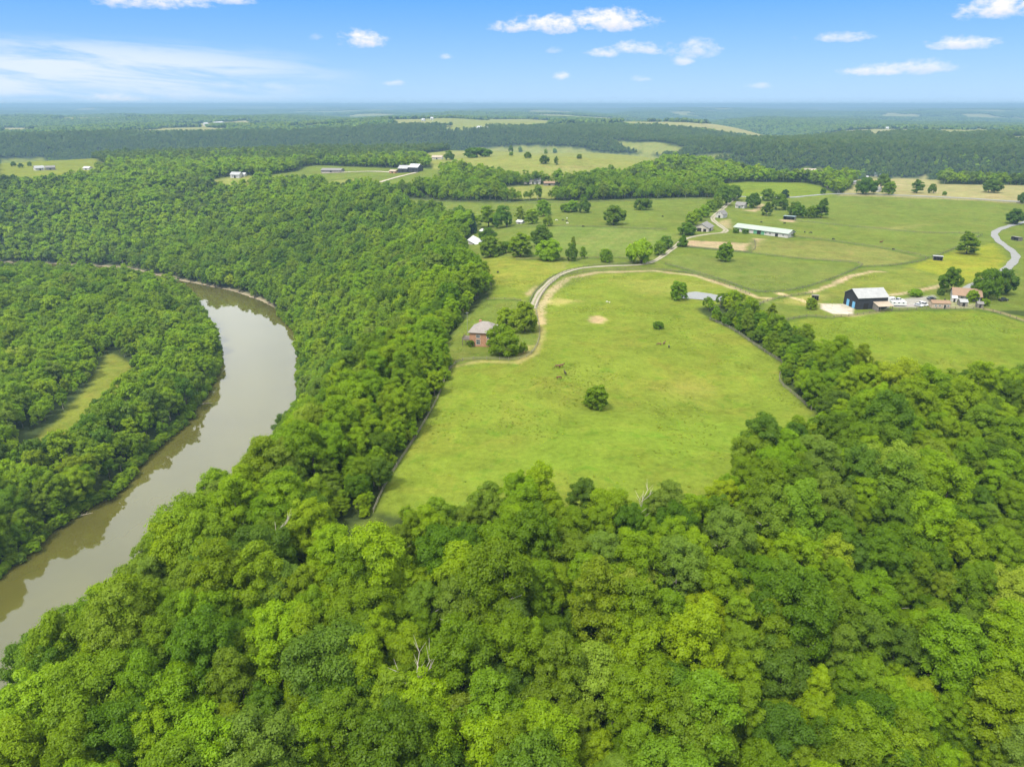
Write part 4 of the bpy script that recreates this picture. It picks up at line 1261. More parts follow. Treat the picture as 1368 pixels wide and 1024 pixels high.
# dead trees: bare forked trunks
def dead_tree(px, py, h, label, seed):
    x, y, z = hit(px, py)
    q = random.Random(seed)
    o = empty('dead_tree', (x, y, z)); tag(o, label, 'dead tree', 'bare dead trees in the wood')
    mb = MB(); mb.tube([(0, 0, -1), (.1, 0, h * .4), (.4, .2, h * .75), (.5, .1, h)], [.2, .14, .08, .02], 7)
    mb.build('trunk', M['dead_wood'], o, True)
    for k in range(7):
        a = q.random() * 6.28; t = q.uniform(.4, .85); L = h * q.uniform(.16, .34)
        p0 = Vector((.3 * t, .1, h * t)); p1 = p0 + Vector((math.cos(a) * L * .6, math.sin(a) * L * .6, L * .5)); p2 = p0 + Vector((math.cos(a + .3) * L, math.sin(a + .3) * L, L * 1.05))
        mb = MB(); mb.tube([p0, p1, p2], [.07, .045, .012], 5)
        for s_ in (-1, 1):
            mb.tube([p1, p1 + Vector((math.cos(a + s_) * L * .3, math.sin(a + s_) * L * .3, L * .4))], [.05, .012], 4)
        mb.build('limb', M['dead_wood'], o, True)
dead_tree(852, 720, 13, 'bare pale dead tree at the wood edge below the pasture', 1)
dead_tree(375, 775, 15, 'bare leaning dead tree on the slope above the river', 2)
dead_tree(560, 985, 17, 'bare dead tree standing in the dense lower wood', 3)

# ------------------------------------------------------------------ fences
def fence(pts, label, mat, gap=3.6, h=1.25, rails=3, rail_h=0.085, group=None, cap=90):
    P = [Vector((a, b)) for a, b in hits(pts)]
    Q = []
    for i in range(len(P) - 1):
        p0, p1, p2, p3 = P[max(i - 1, 0)], P[i], P[i + 1], P[min(i + 2, len(P) - 1)]
        n = max(2, int((p2 - p1).length / 1.5))
        for k in range(n):
            t = k / n
            Q.append(0.5 * ((2 * p1) + (p2 - p0) * t + (2 * p0 - 5 * p1 + 4 * p2 - p3) * t * t + (3 * p1 - p0 - 3 * p2 + p3) * t ** 3))
    Q.append(P[-1])
    S_, acc, last = [Q[0]], 0.0, Q[0]
    for q in Q[1:]:
        acc += (q - last).length; last = q
        if acc >= gap: S_.append(q); acc = 0.0
    Z = terr([p.x for p in S_], [p.y for p in S_])
    o = empty('fence', (S_[0].x, S_[0].y, float(Z[0])))
    tag(o, label, 'fence', group or 'fences round the fields')
    O = Vector((S_[0].x, S_[0].y, float(Z[0])))
    for r in range(rails):
        zr = h * (r + 1) / (rails + 0.15) - rail_h
        V, F = [], []
        for i, p in enumerate(S_):
            d = (S_[min(i + 1, len(S_) - 1)] - S_[max(i - 1, 0)]).normalized()
            nr = Vector((-d.y, d.x)) * 0.03
            for s_, dz in ((-1, 0), (1, 0), (1, rail_h), (-1, rail_h)):
                V.append((p.x + nr.x * s_ - O.x, p.y + nr.y * s_ - O.y, float(Z[i]) + zr + dz - O.z))
        F = [(i * 4 + k, i * 4 + (k + 1) % 4, i * 4 + 4 + (k + 1) % 4, i * 4 + 4 + k) for i in range(len(S_) - 1) for k in range(4)]
        link('rail', np_mesh('rail', V, F, [mat]), o)
    pm = MB().box(-.085, .085, -.085, .085, -.4, h + 0.08).mesh('post', mat)
    depth = np.array([project(p.x, p.y, 0)[2] for p in S_])
    near = set(np.argsort(depth)[:cap].tolist())
    mb = MB()
    for i, p in enumerate(S_):
        loc = (p.x - O.x, p.y - O.y, float(Z[i]) - O.z)
        if i in near and depth.min() < 420: link('post', pm, o, loc)
        else:
            mb.box(loc[0] - .085, loc[0] + .085, loc[1] - .085, loc[1] + .085, loc[2] - .4, loc[2] + h + .08)
    if mb.v: tag(mb.build('posts', mat, o), kind='stuff')
    return o
FW, FG = M['fence_brown'], M['fence_grey']
fence([(499, 684), (520, 640), (560, 577), (585, 532), (601, 494), (618, 482), (650, 480), (690, 481), (712, 470), (721, 446), (716, 414)], 'weathered board fence from the pasture corner round the brick house garden', FG)
fence([(716, 411), (730, 386), (753, 369), (800, 362), (862, 360), (922, 366), (965, 379), (1004, 394)], 'board fence between the gravel drive and the worn pasture track', FW)
fence([(948, 427), (977, 440), (1002, 457), (1030, 476), (1046, 487), (1041, 509), (1062, 529), (1088, 551)], 'pale weathered fence curving along the tree belt of the big pasture', FG, h=1.3, rail_h=0.10)
fence([(706, 409), (716, 389), (742, 368.5), (786, 356), (850, 352), (868, 347)], 'board fence on the field side of the gravel drive', FW)
fence([(651, 401), (690, 401), (706, 409)], 'short fence along the top of the brick house garden', FW)
fence([(1036, 431), (1080, 423), (1108, 425), (1145, 421), (1195, 415), (1300, 413), (1340, 421), (1370, 431)], 'long fence along the top of the field below the black barn', FW)
fence([(889, 353), (960, 373), (1012, 390), (1062, 387), (1108, 374), (1148, 357), (1142, 351), (1060, 345), (1000, 338), (905, 329)], 'fence closing the paddock with the lone round tree', FW, gap=4.5)
fence([(1060, 316), (1110, 322), (1180, 332), (1238, 345), (1200, 354), (1148, 357)], 'fence running from the stable end down to the paddock corner', FW, gap=4.5)
fence([(1062, 295), (1110, 300), (1165, 305), (1230, 311), (1312, 312)], 'fence across the green hill field beyond the stable', FW, gap=5)
fence([(1312, 314), (1262, 338), (1238, 345)], 'fence from the grey farm road down to the field shed', FW, gap=5)
fence([(690, 304), (745, 302), (820, 304), (890, 307)], 'fence along the top of the striped field', FW, gap=4.5)
fence([(690, 347), (760, 346), (800, 345), (850, 345)], 'fence below the hedge trees above the drive', FW, gap=4.5)
fence([(528, 265), (620, 270), (742, 271), (850, 268), (958, 266)], 'dark fence under the tree belt of the upper field', FW, gap=5)
fence([(1112, 262), (1160, 262), (1250, 266), (1330, 270), (1400, 275)], 'fence beside the county road', FW, gap=5)
fence([(920, 330), (1000, 337), (1008, 321)], 'fence round the bare earth paddock by the stable', FW, gap=4)
fence([(1085, 392), (1048, 397), (1020, 404), (1012, 412)], 'fence along the grass lane behind the tree belt', FW, gap=4)

# ------------------------------------------------------------------ buildings
def site(pa, pb):
    """two ground points seen in the photo are the front corners; returns origin, turn and width"""
    A, B = hit(*pa), hit(*pb)
    w = math.hypot(B[0] - A[0], B[1] - A[1])
    rz = math.atan2(B[1] - A[1], B[0] - A[0])
    return (A[0], A[1], min(A[2], B[2])), rz, w

def place_part(name, mb, mat, parent): return mb.build(name, M[mat], parent)

def opening(o, kind, x, y, z, w, h, face='front', W_=0, D=0, mat=None, frame=True):
    """a door or window standing 4 cm proud of a wall, with its frame"""
    def slab(mb, w_, h_, z_, t0, t1, dx=0.0):
        a, b = x + dx - w_ / 2, x + dx + w_ / 2
        if face == 'front': mb.box(a, b, -t1, -t0, z_, z_ + h_)
        elif face == 'left': mb.box(-t1, -t0, a, b, z_, z_ + h_)
        elif face == 'right': mb.box(W_ + t0, W_ + t1, a, b, z_, z_ + h_)
        return mb
    if frame:
        p = slab(MB(), w, h, z, -0.03, 0.05).build(kind, M[mat or 'glass'], o)
        f = MB()
        slab(f, 0.11, h + 0.2, z - 0.1, -0.03, 0.09, -(w / 2 + 0.055)); slab(f, 0.11, h + 0.2, z - 0.1, -0.03, 0.09, w / 2 + 0.055)
        slab(f, w, 0.1, z - 0.1, -0.03, 0.09); slab(f, w, 0.1, z + h, -0.03, 0.09)
        if kind == 'window': slab(f, 0.06, h, z, 0.05, 0.08); slab(f, w, 0.06, z + h * .5, 0.05, 0.075)
        f.build('frame', M['trim'], p)
    else:
        slab(MB(), w, h, z, -0.03, 0.06).build(kind, M[mat], o)

def gable(name, label, pa, pb, D, wall_h, rise, wmat, rmat, axis='x', over=0.5, cat='building', group=None, W_=None, sink=1.5, rz=None):
    """axis 'x': ridge along the front; 'y': gable end to the front"""
    loc, rz0, w = site(pa, pb)
    w = W_ or w
    o = empty(name, loc, rz0 if rz is None else rz)
    tag(o, label, cat, group)
    wl = MB()
    if axis == 'x':
        wl.prism([(0, -sink), (D, -sink), (D, wall_h), (D / 2, wall_h + rise), (0, wall_h)], 'x', 0, w)
        sl = rise / (D / 2)
        t = 0.14
        rf = MB().prism([(-over, wall_h - over * sl + .04), (D / 2, wall_h + rise + .04), (D + over, wall_h - over * sl + .04), (D + over, wall_h - over * sl + .04 + t), (D / 2, wall_h + rise + .06 + t), (-over, wall_h - over * sl + .04 + t)], 'x', -over, w + over)
    else:
        wl.prism([(0, -sink), (w, -sink), (w, wall_h), (w / 2, wall_h + rise), (0, wall_h)], 'y', 0, D)
        sl = rise / (w / 2); t = 0.14
        rf = MB().prism([(-over, wall_h - over * sl + .04), (w / 2, wall_h + rise + .04), (w + over, wall_h - over * sl + .04), (w + over, wall_h - over * sl + .04 + t), (w / 2, wall_h + rise + .06 + t), (-over, wall_h - over * sl + .04 + t)], 'y', -over, D + over)
    wl.build('wall', M[wmat], o); rf.build('roof', M[rmat], o)
    return o, w

# brick house with a hipped roof
loc, rz, w = site((627.5, 462.5), (662, 463.5))
D, hw, rise = 10.0, 6.0, 3.6
ho = empty('brick_house', loc, rz); tag(ho, 'two storey red brick house with a grey hipped roof beside the wood', 'house')
MB().box(0, w, 0, D, -1.5, hw).build('wall', M['brick'], ho)
e = 0.6
roof = MB().add([(-e, -e, hw), (w + e, -e, hw), (w + e, D + e, hw), (-e, D + e, hw), (w * .40, D * .5, hw + rise), (w * .62, D * .5, hw + rise), (-e, -e, hw + .18), (w + e, -e, hw + .18), (w + e, D + e, hw + .18), (-e, D + e, hw + .18)],
                [(3, 2, 1, 0), (0, 1, 7, 6), (1, 2, 8, 7), (2, 3, 9, 8), (3, 0, 6, 9), (6, 7, 5, 4), (7, 8, 5), (8, 9, 4, 5), (9, 6, 4)]).build('roof', M['slate_roof'], ho)
MB().box(w * .22, w * .22 + 1.0, D * .72, D * .72 + .9, hw + .6, hw + 3.3).build('chimney', M['brick'], roof)
dorm = MB().prism([(w * .72, hw + .3), (w * .98, hw + .3), (w * .98, hw + 1.5), (w * .85, hw + 2.3), (w * .72, hw + 1.5)], 'y', .6, 3.0).build('dormer', M['slate_roof'], roof)
for (x, z, ww, hh) in ((3.6, 3.9, 1.5, 1.3), (3.6, 1.2, 1.5, 1.9), (8.0, 3.9, 1.5, 1.3), (8.0, 1.2, 1.5, 1.9)):
    opening(ho, 'window', x, 0, z, ww, hh)
opening(ho, 'window', 6.5, 0, 3.9, 1.2, 1.3, 'left'); opening(ho, 'door', 4.0, 0, 2.7, 1.1, 2.1, 'left', mat='green_door')
dk = MB().box(-3.4, 0, 1.0, 6.5, 2.3, 2.5); 
dk.build('deck', M['deck_wood'], ho)
for (px_, py_) in ((-3.3, 1.1), (-3.3, 6.4), (-0.3, 1.1)):
    MB().box(px_ - .1, px_ + .1, py_ - .1, py_ + .1, -1.5, 2.3).build('deck_post', M['deck_wood'], ho)
rl = MB()
for z in (2.9, 3.4): rl.box(-3.45, -3.38, 1.0, 6.5, z, z + .1); rl.box(-3.4, 0, .95, 1.02, z, z + .1)
for k in range(9): rl.box(-3.45, -3.38, 1.0 + k * .66, 1.08 + k * .66, 2.5, 3.4)
for k in range(5): rl.box(-3.3 + k * .75, -3.22 + k * .75, .95, 1.02, 2.5, 3.4)
rl.build('deck_railing', M['deck_wood'], ho)
x, y, z = hit(628, 452)
ms_ = empty('aerial_mast', (x - 1.5, y + 7, z)); tag(ms_, 'thin steel aerial mast behind the brick house', 'mast')
MB().tube([(0, 0, -.5), (0, 0, 9.5)], [.09, .06], 6).build('pole', M['steel'], ms_)
mb = MB()
for k in range(4): mb.box(-.7 + .1 * k, .7 - .1 * k, -.02 + k * .3, .02 + k * .3, 9.3, 9.34)
mb.box(-.02, .02, -.1, 1.0, 9.26, 9.3); mb.build('aerial', M['steel'], ms_)

# black tobacco barn with a lean-to
o, w = gable('black_barn', 'large black board barn with a pale metal roof and blue doors', (1144.5, 413.5), (1184, 412), 12, 6.0, 3.2, 'black_board', 'metal_roof', cat='barn')
for y_ in (3.2, 8.2): opening(o, 'door', y_, 0, 0.0, 2.2, 3.3, 'left', mat='blue_door', frame=False)
opening(o, 'door', 4.6, 0, 0.0, 2.6, 3.2, 'front', mat='dark_inside', frame=False)
lx0, lx1, ld = w * .52, w * 1.0, 4.8
MB().prism([(-ld - .3, 2.5), (0, 3.7), (0, 3.84), (-ld - .3, 2.64)], 'x', lx0 - .3, lx1 + .3).build('lean_to_roof', M['tan_roof'], o)
MB().prism([(-ld, -1.2), (0, -1.2), (0, 3.66), (-ld, 2.5)], 'x', lx0, lx0 + .14).build('lean_to_wall', M['grey_board'], o)
for k in range(3):
    xx = lx0 + .5 + (lx1 - lx0 - .7) * (k + .2) / 2.2
    MB().box(xx - .11, xx + .11, -ld, -ld + .22, -1.2, 2.55).build('post', M['fence_wood'], o)
MB().box(w + .1, w + 2.4, 1.0, 9.0, -.6, 2.6).build('side_shed', M['white_board'], o)

# long stable with the pale green roof
o, w = gable('stable', 'long white stable with a pale green metal roof', (980.5, 308.5), (1052, 318), 12, 3.4, 2.0, 'white_board', 'green_roof', cat='stable', over=0.8, W_=None)
for f_ in (.05, .15, .27, .60, .68, .92): opening(o, 'window', w * f_, 0, 1.3, 1.6, 1.0)
opening(o, 'door', w * .475, 0, 0, 3.2, 3.0, mat='dark_inside', frame=False)
opening(o, 'door', w * .545, 0, 0, 2.9, 3.0, mat='green_door', frame=False)
opening(o, 'door', w * .405, 0, 0, 2.9, 3.0, mat='green_door', frame=False)
opening(o, 'door', w * .80, 0, 0, 2.4, 2.4, mat='dark_inside', frame=False)

# broad cream barn with grey roof
o, w = gable('cream_barn', 'cream board barn with a broad grey roof beside the lane', (926.5, 308.5), (946, 310), 14, 3.2, 3.0, 'cream_board', 'grey_roof', axis='y', over=0.7, cat='barn')
opening(o, 'door', w * .38, 0, 0, 3.4, 2.8, mat='dark_inside', frame=False)
opening(o, 'door', w * .76, 0, 0, 2.4, 2.4, mat='dark_inside', frame=False)
opening(o, 'door', 5.0, 0, 0, 3.4, 2.4, 'right', w, mat='dark_inside', frame=False)
# small white barn
o, w = gable('white_barn', 'small white barn with a steep grey roof beside the lane', (956, 290.5), (965.5, 291.5), 9, 3.2, 3.0, 'white_board', 'grey_roof', axis='y', cat='barn', over=.4)
opening(o, 'door', w * .5, 0, 0, 1.8, 2.2, mat='dark_inside', frame=False); opening(o, 'window', w * .5, 0, 3.6, .9, .9)
opening(o, 'window', 3, 0, 1.2, 1.0, 1.0, 'right', w); opening(o, 'window', 6.5, 0, 1.2, 1.0, 1.0, 'right', w)
# white house
o, w = gable('white_house', 'white farmhouse with a grey roof among the trees at the lane top', (982, 277.5), (994, 278.5), 8, 3.2, 2.4, 'white_board', 'grey_roof', cat='house')
for f_ in (.2, .8): opening(o, 'window', w * f_, 0, 1.2, 1.3, 1.3)
opening(o, 'door', w * .5, 0, 0.2, 1.1, 2.2, mat='green_door')
MB().prism([(-2.2, 2.5), (-.05, 3.0), (-.05, 3.12), (-2.2, 2.62)], 'x', w * .3, w * .7).build('porch_roof', M['grey_roof'], o)
for f_ in (.32, .68): MB().box(w * f_ - .08, w * f_ + .08, -2.1, -1.95, -.5, 2.5).build('porch_post', M['trim'], o)

def field_shed(label, pa, pb, D, h, rmat, wmat, rise=.9, group='open sheds in the fields'):
    loc, rz, w = site(pa, pb)
    o = empty('field_shed', loc, rz); tag(o, label, 'shed', group)
    mb = MB().box(0, .12, 0, D, -.8, h - .1).box(w - .12, w, 0, D, -.8, h - .1).box(.12, w - .12, D - .12, D, -.8, h - .1)
    mb.build('wall', M[wmat], o)
    MB().prism([(-.5, h + .25), (D + .3, h - .12), (D + .3, h), (-.5, h + .38)], 'x', -.3, w + .3).build('roof', M[rmat], o)
    for f_ in (.33, .67): MB().box(w * f_ - .09, w * f_ + .09, .02, .2, -.8, h + .2).build('post', M['fence_wood'], o)
    MB().box(.13, w - .13, .3, D - .13, -.5, .06).build('shade_floor', M['dark_inside'], o)  # floor coloured near black for the shade inside the shed
field_shed('low open field shed with a blue grey roof on bare earth', (1046, 293), (1061, 294), 7, 2.8, 'teal_roof', 'grey_board')
field_shed('small open shed with a pale roof in the yellow field', (1246.5, 347.5), (1259, 348.5), 5, 2.5, 'metal_roof', 'grey_board')
field_shed('small open shed with a white roof behind the tree belt', (996.5, 413), (1009, 414), 4, 2.6, 'white_roof', 'grey_board')
field_shed('tiny dark hut beside the bare barnyard', (1085, 401), (1093, 401.5), 3, 2.4, 'grey_board', 'black_board')
field_shed('dark shed by the road bend near the picture edge', (1350, 320), (1360, 322), 4, 2.4, 'grey_roof', 'grey_board')

# ranch house, garden shed, small grey shed
o, w = gable('ranch_house', 'low white house with a brown shingle roof by the dark trees', (1273, 400), (1309, 403), 10, 2.8, 2.6, 'white_board', 'brown_roof', cat='house', over=.8)
for f_ in (.12, .32, .74, .9): opening(o, 'window', w * f_, 0, .9, 1.4, 1.2)
opening(o, 'door', w * .52, 0, .1, 1.1, 2.1, mat='green_door')
o, w = gable('tan_shed', 'long tan shed with a reddish brown roof beside the drive', (1244.5, 411.5), (1269, 412.5), 5, 2.6, 1.0, 'tan_wall', 'brown_roof', cat='shed', over=.3)
for f_ in (.2, .42, .88): opening(o, 'window', w * f_, 0, 1.0, .8, .9)
opening(o, 'door', w * .7, 0, 0, 1.0, 2.0, mat='dark_inside')
o, w = gable('grey_shed', 'small grey tin shed in front of the brown roofed house', (1282, 409), (1292, 409.5), 4, 2.2, 1.0, 'grey_board', 'metal_roof', cat='shed', over=.25)
opening(o, 'door', w * .5, 0, 0, 1.2, 1.9, mat='dark_inside', frame=False)
o, w = gable('garden_shed', 'tiny white garden shed between tan shed and brown roofed house', (1271, 403), (1278, 403.5), 3, 2.0, .9, 'white_board', 'white_roof', cat='shed', over=.2)
opening(o, 'door', w * .5, 0, 0, .9, 1.8, mat='dark_inside', frame=False)
o, w = gable('garden_shed', 'small weathered shed beside the bush near the picture edge', (1305, 411), (1313, 411.5), 3, 2.0, .9, 'grey_board', 'grey_roof', cat='shed', over=.2)
opening(o, 'door', w * .5, 0, 0, .9, 1.8, mat='dark_inside', frame=False)

def far_house(name, label, pa, pb, D, h, rise, wmat, rmat, cat='house', axis='x', doors=1, wins=2, group='farm buildings beyond the pastures'):
    o, w = gable(name, label, pa, pb, D, h, rise, wmat, rmat, axis=axis, cat=cat, over=.6, group=group)
    for k in range(wins): opening(o, 'window', w * (k + .5) / wins * .9 + w * .05, 0, h * .35, min(1.4, w * .12), h * .35)
    if doors: opening(o, 'door', w * .5, 0, 0, min(3.0, w * .2), h * .75, mat='dark_inside', frame=False)
    return o
far_house('weathered_barn', 'big weathered grey barn with a rusty pale roof beyond the county road', (1074, 233), (1091, 233), 16, 7, 4.5, 'grey_board', 'tan_roof', 'barn', wins=0)
far_house('white_cottage', 'white cottage with a dark roof beside the county road', (1162, 256), (1173.5, 256.5), 8, 3.4, 2.4, 'white_board', 'grey_roof')
far_house('grey_house', 'pale roofed house in the trees above the county road', (1132, 246), (1144, 246), 9, 3.2, 2.2, 'cream_board', 'metal_roof')
far_house('dark_shed', 'long dark roofed shed in the field beyond the county road', (1109, 246.5), (1124, 246.5), 8, 2.8, 2.0, 'black_board', 'grey_roof', 'shed', wins=0)
far_house('blue_house', 'blue grey roofed house beyond the white cottage', (1168.5, 236), (1178, 236), 10, 5, 3.4, 'white_board', 'teal_roof')
far_house('white_shed', 'small white shed beside the blue grey roofed house', (1153, 238), (1160, 238), 6, 3, 1.6, 'white_board', 'white_roof', 'shed', wins=0)
far_house('farm_barn', 'black barn with a pale roof at the end of the farm lane', (532, 231), (544, 230.5), 16, 6, 3.5, 'black_board', 'metal_roof', 'barn', wins=0)
far_house('farm_barn', 'black barn with a white roof next to the lane head', (546, 230.5), (558, 230), 18, 7, 3.8, 'black_board', 'white_roof', 'barn', wins=0)
far_house('farm_shed', 'small rust coloured shed beside the two black barns', (520, 231.5), (528, 231.5), 8, 3, 1.6, 'brick', 'tan_roof', 'shed', wins=0)
far_house('grey_shed', 'long low grey shed in the green field by the farm lane', (429, 231), (455, 230.5), 16, 4, 2.2, 'grey_board', 'grey_roof', 'shed', wins=0)
far_house('white_farmhouse', 'white farmhouse in a clearing of the far wood', (308, 238), (320, 238), 10, 5, 3, 'white_board', 'metal_roof')
far_house('white_garage', 'little white garage next to the farmhouse in the far clearing', (321, 236), (327, 236), 8, 3, 2, 'white_board', 'white_roof', 'shed', wins=0)
far_house('forest_cabin', 'pale cabin almost hidden in the forest below the far clearing', (325, 258), (332, 258), 8, 4, 2.5, 'white_board', 'metal_roof')
far_house('field_farmhouse', 'grey roofed farmhouse in the straw field above the forest', (48, 228), (60, 227.5), 12, 4, 3, 'white_board', 'metal_roof')
far_house('field_barn', 'low dark barn attached to the straw field farmyard', (61, 227.5), (74, 227), 12, 4, 2.4, 'grey_board', 'grey_roof', 'barn', wins=0)
far_house('white_shed', 'white roofed shed at the forest edge by the straw field', (111, 227), (119, 227), 8, 3, 2, 'white_board', 'white_roof', 'shed', wins=0)
far_house('white_farmhouse', 'farmhouse with a bright white roof in the hedge trees', (625.5, 326), (640, 326.5), 9, 3.6, 3.0, 'white_board', 'white_roof')
far_house('white_shed', 'white roofed shed under the trees behind the farmhouse', (641, 312), (653, 312.5), 6, 2.6, 1.4, 'white_board', 'white_roof', 'shed', wins=0)
far_house('white_cabin', 'small white cabin peeking out of the wood edge', (598, 312), (606, 312), 6, 3.5, 2.2, 'white_board', 'grey_roof')
far_house('field_hut', 'tiny white hut in the field beside the tree row', (690, 299), (697, 299), 4, 2.2, 1.2, 'white_board', 'white_roof', 'shed', wins=0)
far_house('wood_house', 'cream house in the wood below the hill pasture', (700, 246), (711, 246), 10, 4, 2.8, 'cream_board', 'grey_roof')
far_house('wood_house', 'white house beside the cream one in the wood', (713, 246), (722, 246), 9, 4, 2.8, 'white_board', 'grey_roof')
far_house('brown_shed', 'brown open shed beside the meadow below the hill', (727, 248), (741, 248), 8, 3, 1.6, 'grey_board', 'brown_roof', 'shed', wins=0)
far_house('hill_house', 'pale house at the wood end of the hill pasture', (577, 213), (590, 213), 10, 4, 3, 'cream_board', 'tan_roof')
far_house('ridge_farmhouse', 'white roofed farm on the first wooded ridge', (638, 172.5), (644, 172.5), 18, 6, 4, 'white_board', 'white_roof', 'house', wins=0)
far_house('ridge_farmhouse', 'second white roofed farm beside the ridge clearing', (647, 173.5), (652, 173.5), 18, 6, 4, 'white_board', 'metal_roof', 'house', wins=0)
far_house('ridge_barn', 'long white barn in the clearing on the far ridge', (288, 166), (300, 165.5), 22, 7, 4, 'white_board', 'white_roof', 'barn', wins=0)
for (px, py, lab) in [(575, 160, 'tiny pale house amid the distant ridge woods'), (563, 162, 'tiny white house beside another in the ridge woods'), (1190, 170, 'tiny white house on the distant wooded plateau'), (1183, 173, 'tiny pale farmhouse at the plateau clearing'), (1330, 181, 'tiny white house in the far straw clearing'), (868, 171, 'tiny white house on the middle ridge')]:
    far_house('distant_house', lab, (px, py), (px + 3.5, py), 12, 6, 4, 'white_board', 'white_roof', wins=0, group='distant farmhouses')
far_house('ridge_silo_barn', 'white barn at the lower end of the far ridge clearing', (274, 168), (279, 168), 18, 9, 4, 'white_board', 'white_roof', 'barn', wins=0)

# ------------------------------------------------------------------ vehicles
def wheel_mesh():
    mb = MB(); mb.tube([(0, -.11, 0), (0, -.10, 0), (0, .10, 0), (0, .11, 0)], [.30, .34, .34, .30], 18); return mb.mesh('wheel', M['rubber'], True)
WHEEL = wheel_mesh()
def rim_mesh():
    mb = MB(); mb.tube([(0, -.125, 0), (0, .125, 0)], [.19, .19], 14); return mb.mesh('rim', M['steel'], True)
RIM = rim_mesh()
def car(px, py, az, paint, label, style='car'):
    x, y, z = hit(px, py)
    o = empty('parked_' + style, (x, y, z), az); tag(o, label, style, 'vehicles parked at the black barn')
    if style == 'truck': prof = [(-2.7, .45), (2.7, .45), (2.75, .85), (2.6, 1.05), (1.3, 1.12), (-.45, 1.12), (-2.7, 1.12)]
    else: prof = [(-2.2, .38), (2.2, .38), (2.28, .72), (2.05, .92), (1.05, 1.0), (-1.7, 1.02), (-2.25, .9)]
    MB().prism(prof, 'y', -.88, .88).build('body', M[paint], o)
    if style == 'truck': cab = [(1.2, 1.1), (.55, 1.82), (-.75, 1.85), (-.95, 1.1)]
    elif style == 'van': cab = [(1.3, 1.0), (.8, 1.8), (-2.1, 1.82), (-2.2, 1.0)]
    else: cab = [(1.0, .98), (.35, 1.48), (-1.2, 1.5), (-1.85, 1.0)]
    c_ = MB().prism(cab, 'y', -.78, .78).build('cabin', M['glass'], o)
    ztop = max(p[1] for p in cab); xs = [p[0] for p in cab if p[1] > ztop - .06]
    MB().box(min(xs) - .05, max(xs) + .05, -.74, .74, ztop - .02, ztop + .05).build('roof', M[paint], o)
    for q in cab[1:3]:
        pass
    pl = MB()
    for xx in (cab[0][0] * .35 + cab[3][0] * .65, cab[1][0] * .5 + cab[2][0] * .5):
        pl.box(xx - .06, xx + .06, -.80, .80, 1.0, ztop)
    pl.build('pillar', M[paint], o)
    L = 1.75 if style == 'truck' else 1.4
    for sx_ in (-1, 1):
        for sy_ in (-1, 1):
            wv_ = link('wheel', WHEEL, o, (sx_ * L, sy_ * .80, .34)); link('rim', RIM, wv_)
        MB().box(2.2 if style != 'truck' else 2.62, 2.3 if style != 'truck' else 2.74, sx_ * .62 - .16, sx_ * .62 + .16, .66, .82).build('headlight', M['trim'], o)
    if style == 'truck': MB().box(-2.62, -1.02, -.74, .74, 1.125, 1.14).build('bed', M['rubber'], o)
car(1200, 402.5, math.radians(10), 'paint_white', 'white pickup parked behind the long white trailer', 'truck')
car(1227, 409, math.radians(-65), 'paint_silver', 'silver car parked nose out beside the white van', 'car')
car(1233.5, 408, math.radians(-65), 'paint_white', 'white van parked beside the silver car', 'van')
car(1244, 400, math.radians(5), 'paint_dark', 'dark car parked on the gravel towards the brown roofed house', 'car')
car(1340, 402, math.radians(15), 'paint_dark', 'dark pickup parked under the large trees by the house', 'truck')
def trailer(px, py, az, L, h, label):
    x, y, z = hit(px, py)
    o = empty('white_trailer', (x, y, z), az); tag(o, label, 'trailer', 'vehicles parked at the black barn')
    MB().prism([(-L / 2, .55), (L / 2, .55), (L / 2 + .35, .9), (L / 2 + .25, h - .2), (L / 2, h), (-L / 2, h)], 'y', -1.1, 1.1).build('body', M['paint_white'], o)
    MB().tube([(L / 2 + .2, 0, .6), (L / 2 + 1.5, 0, .5)], [.08, .06], 6).build('drawbar', M['steel'], o)
    for k in range(3):
        xx = -L / 2 + L * (k + .6) / 3.2
        MB().box(xx - .4, xx + .4, -1.13, -1.08, h - .9, h - .4).build('window', M['glass'], o)
    for sx_ in (-.45, .45):
        for sy_ in (-1, 1):
            w_ = link('wheel', WHEEL, o, (sx_, sy_ * 1.0, .34)); link('rim', RIM, w_)
trailer(1199, 408.5, math.radians(-6), 7.0, 2.5, 'long white stock trailer parked across the yard by the black barn')
trailer(1189, 404.5, math.radians(30), 4.5, 2.9, 'short tall white trailer parked against the black barn')

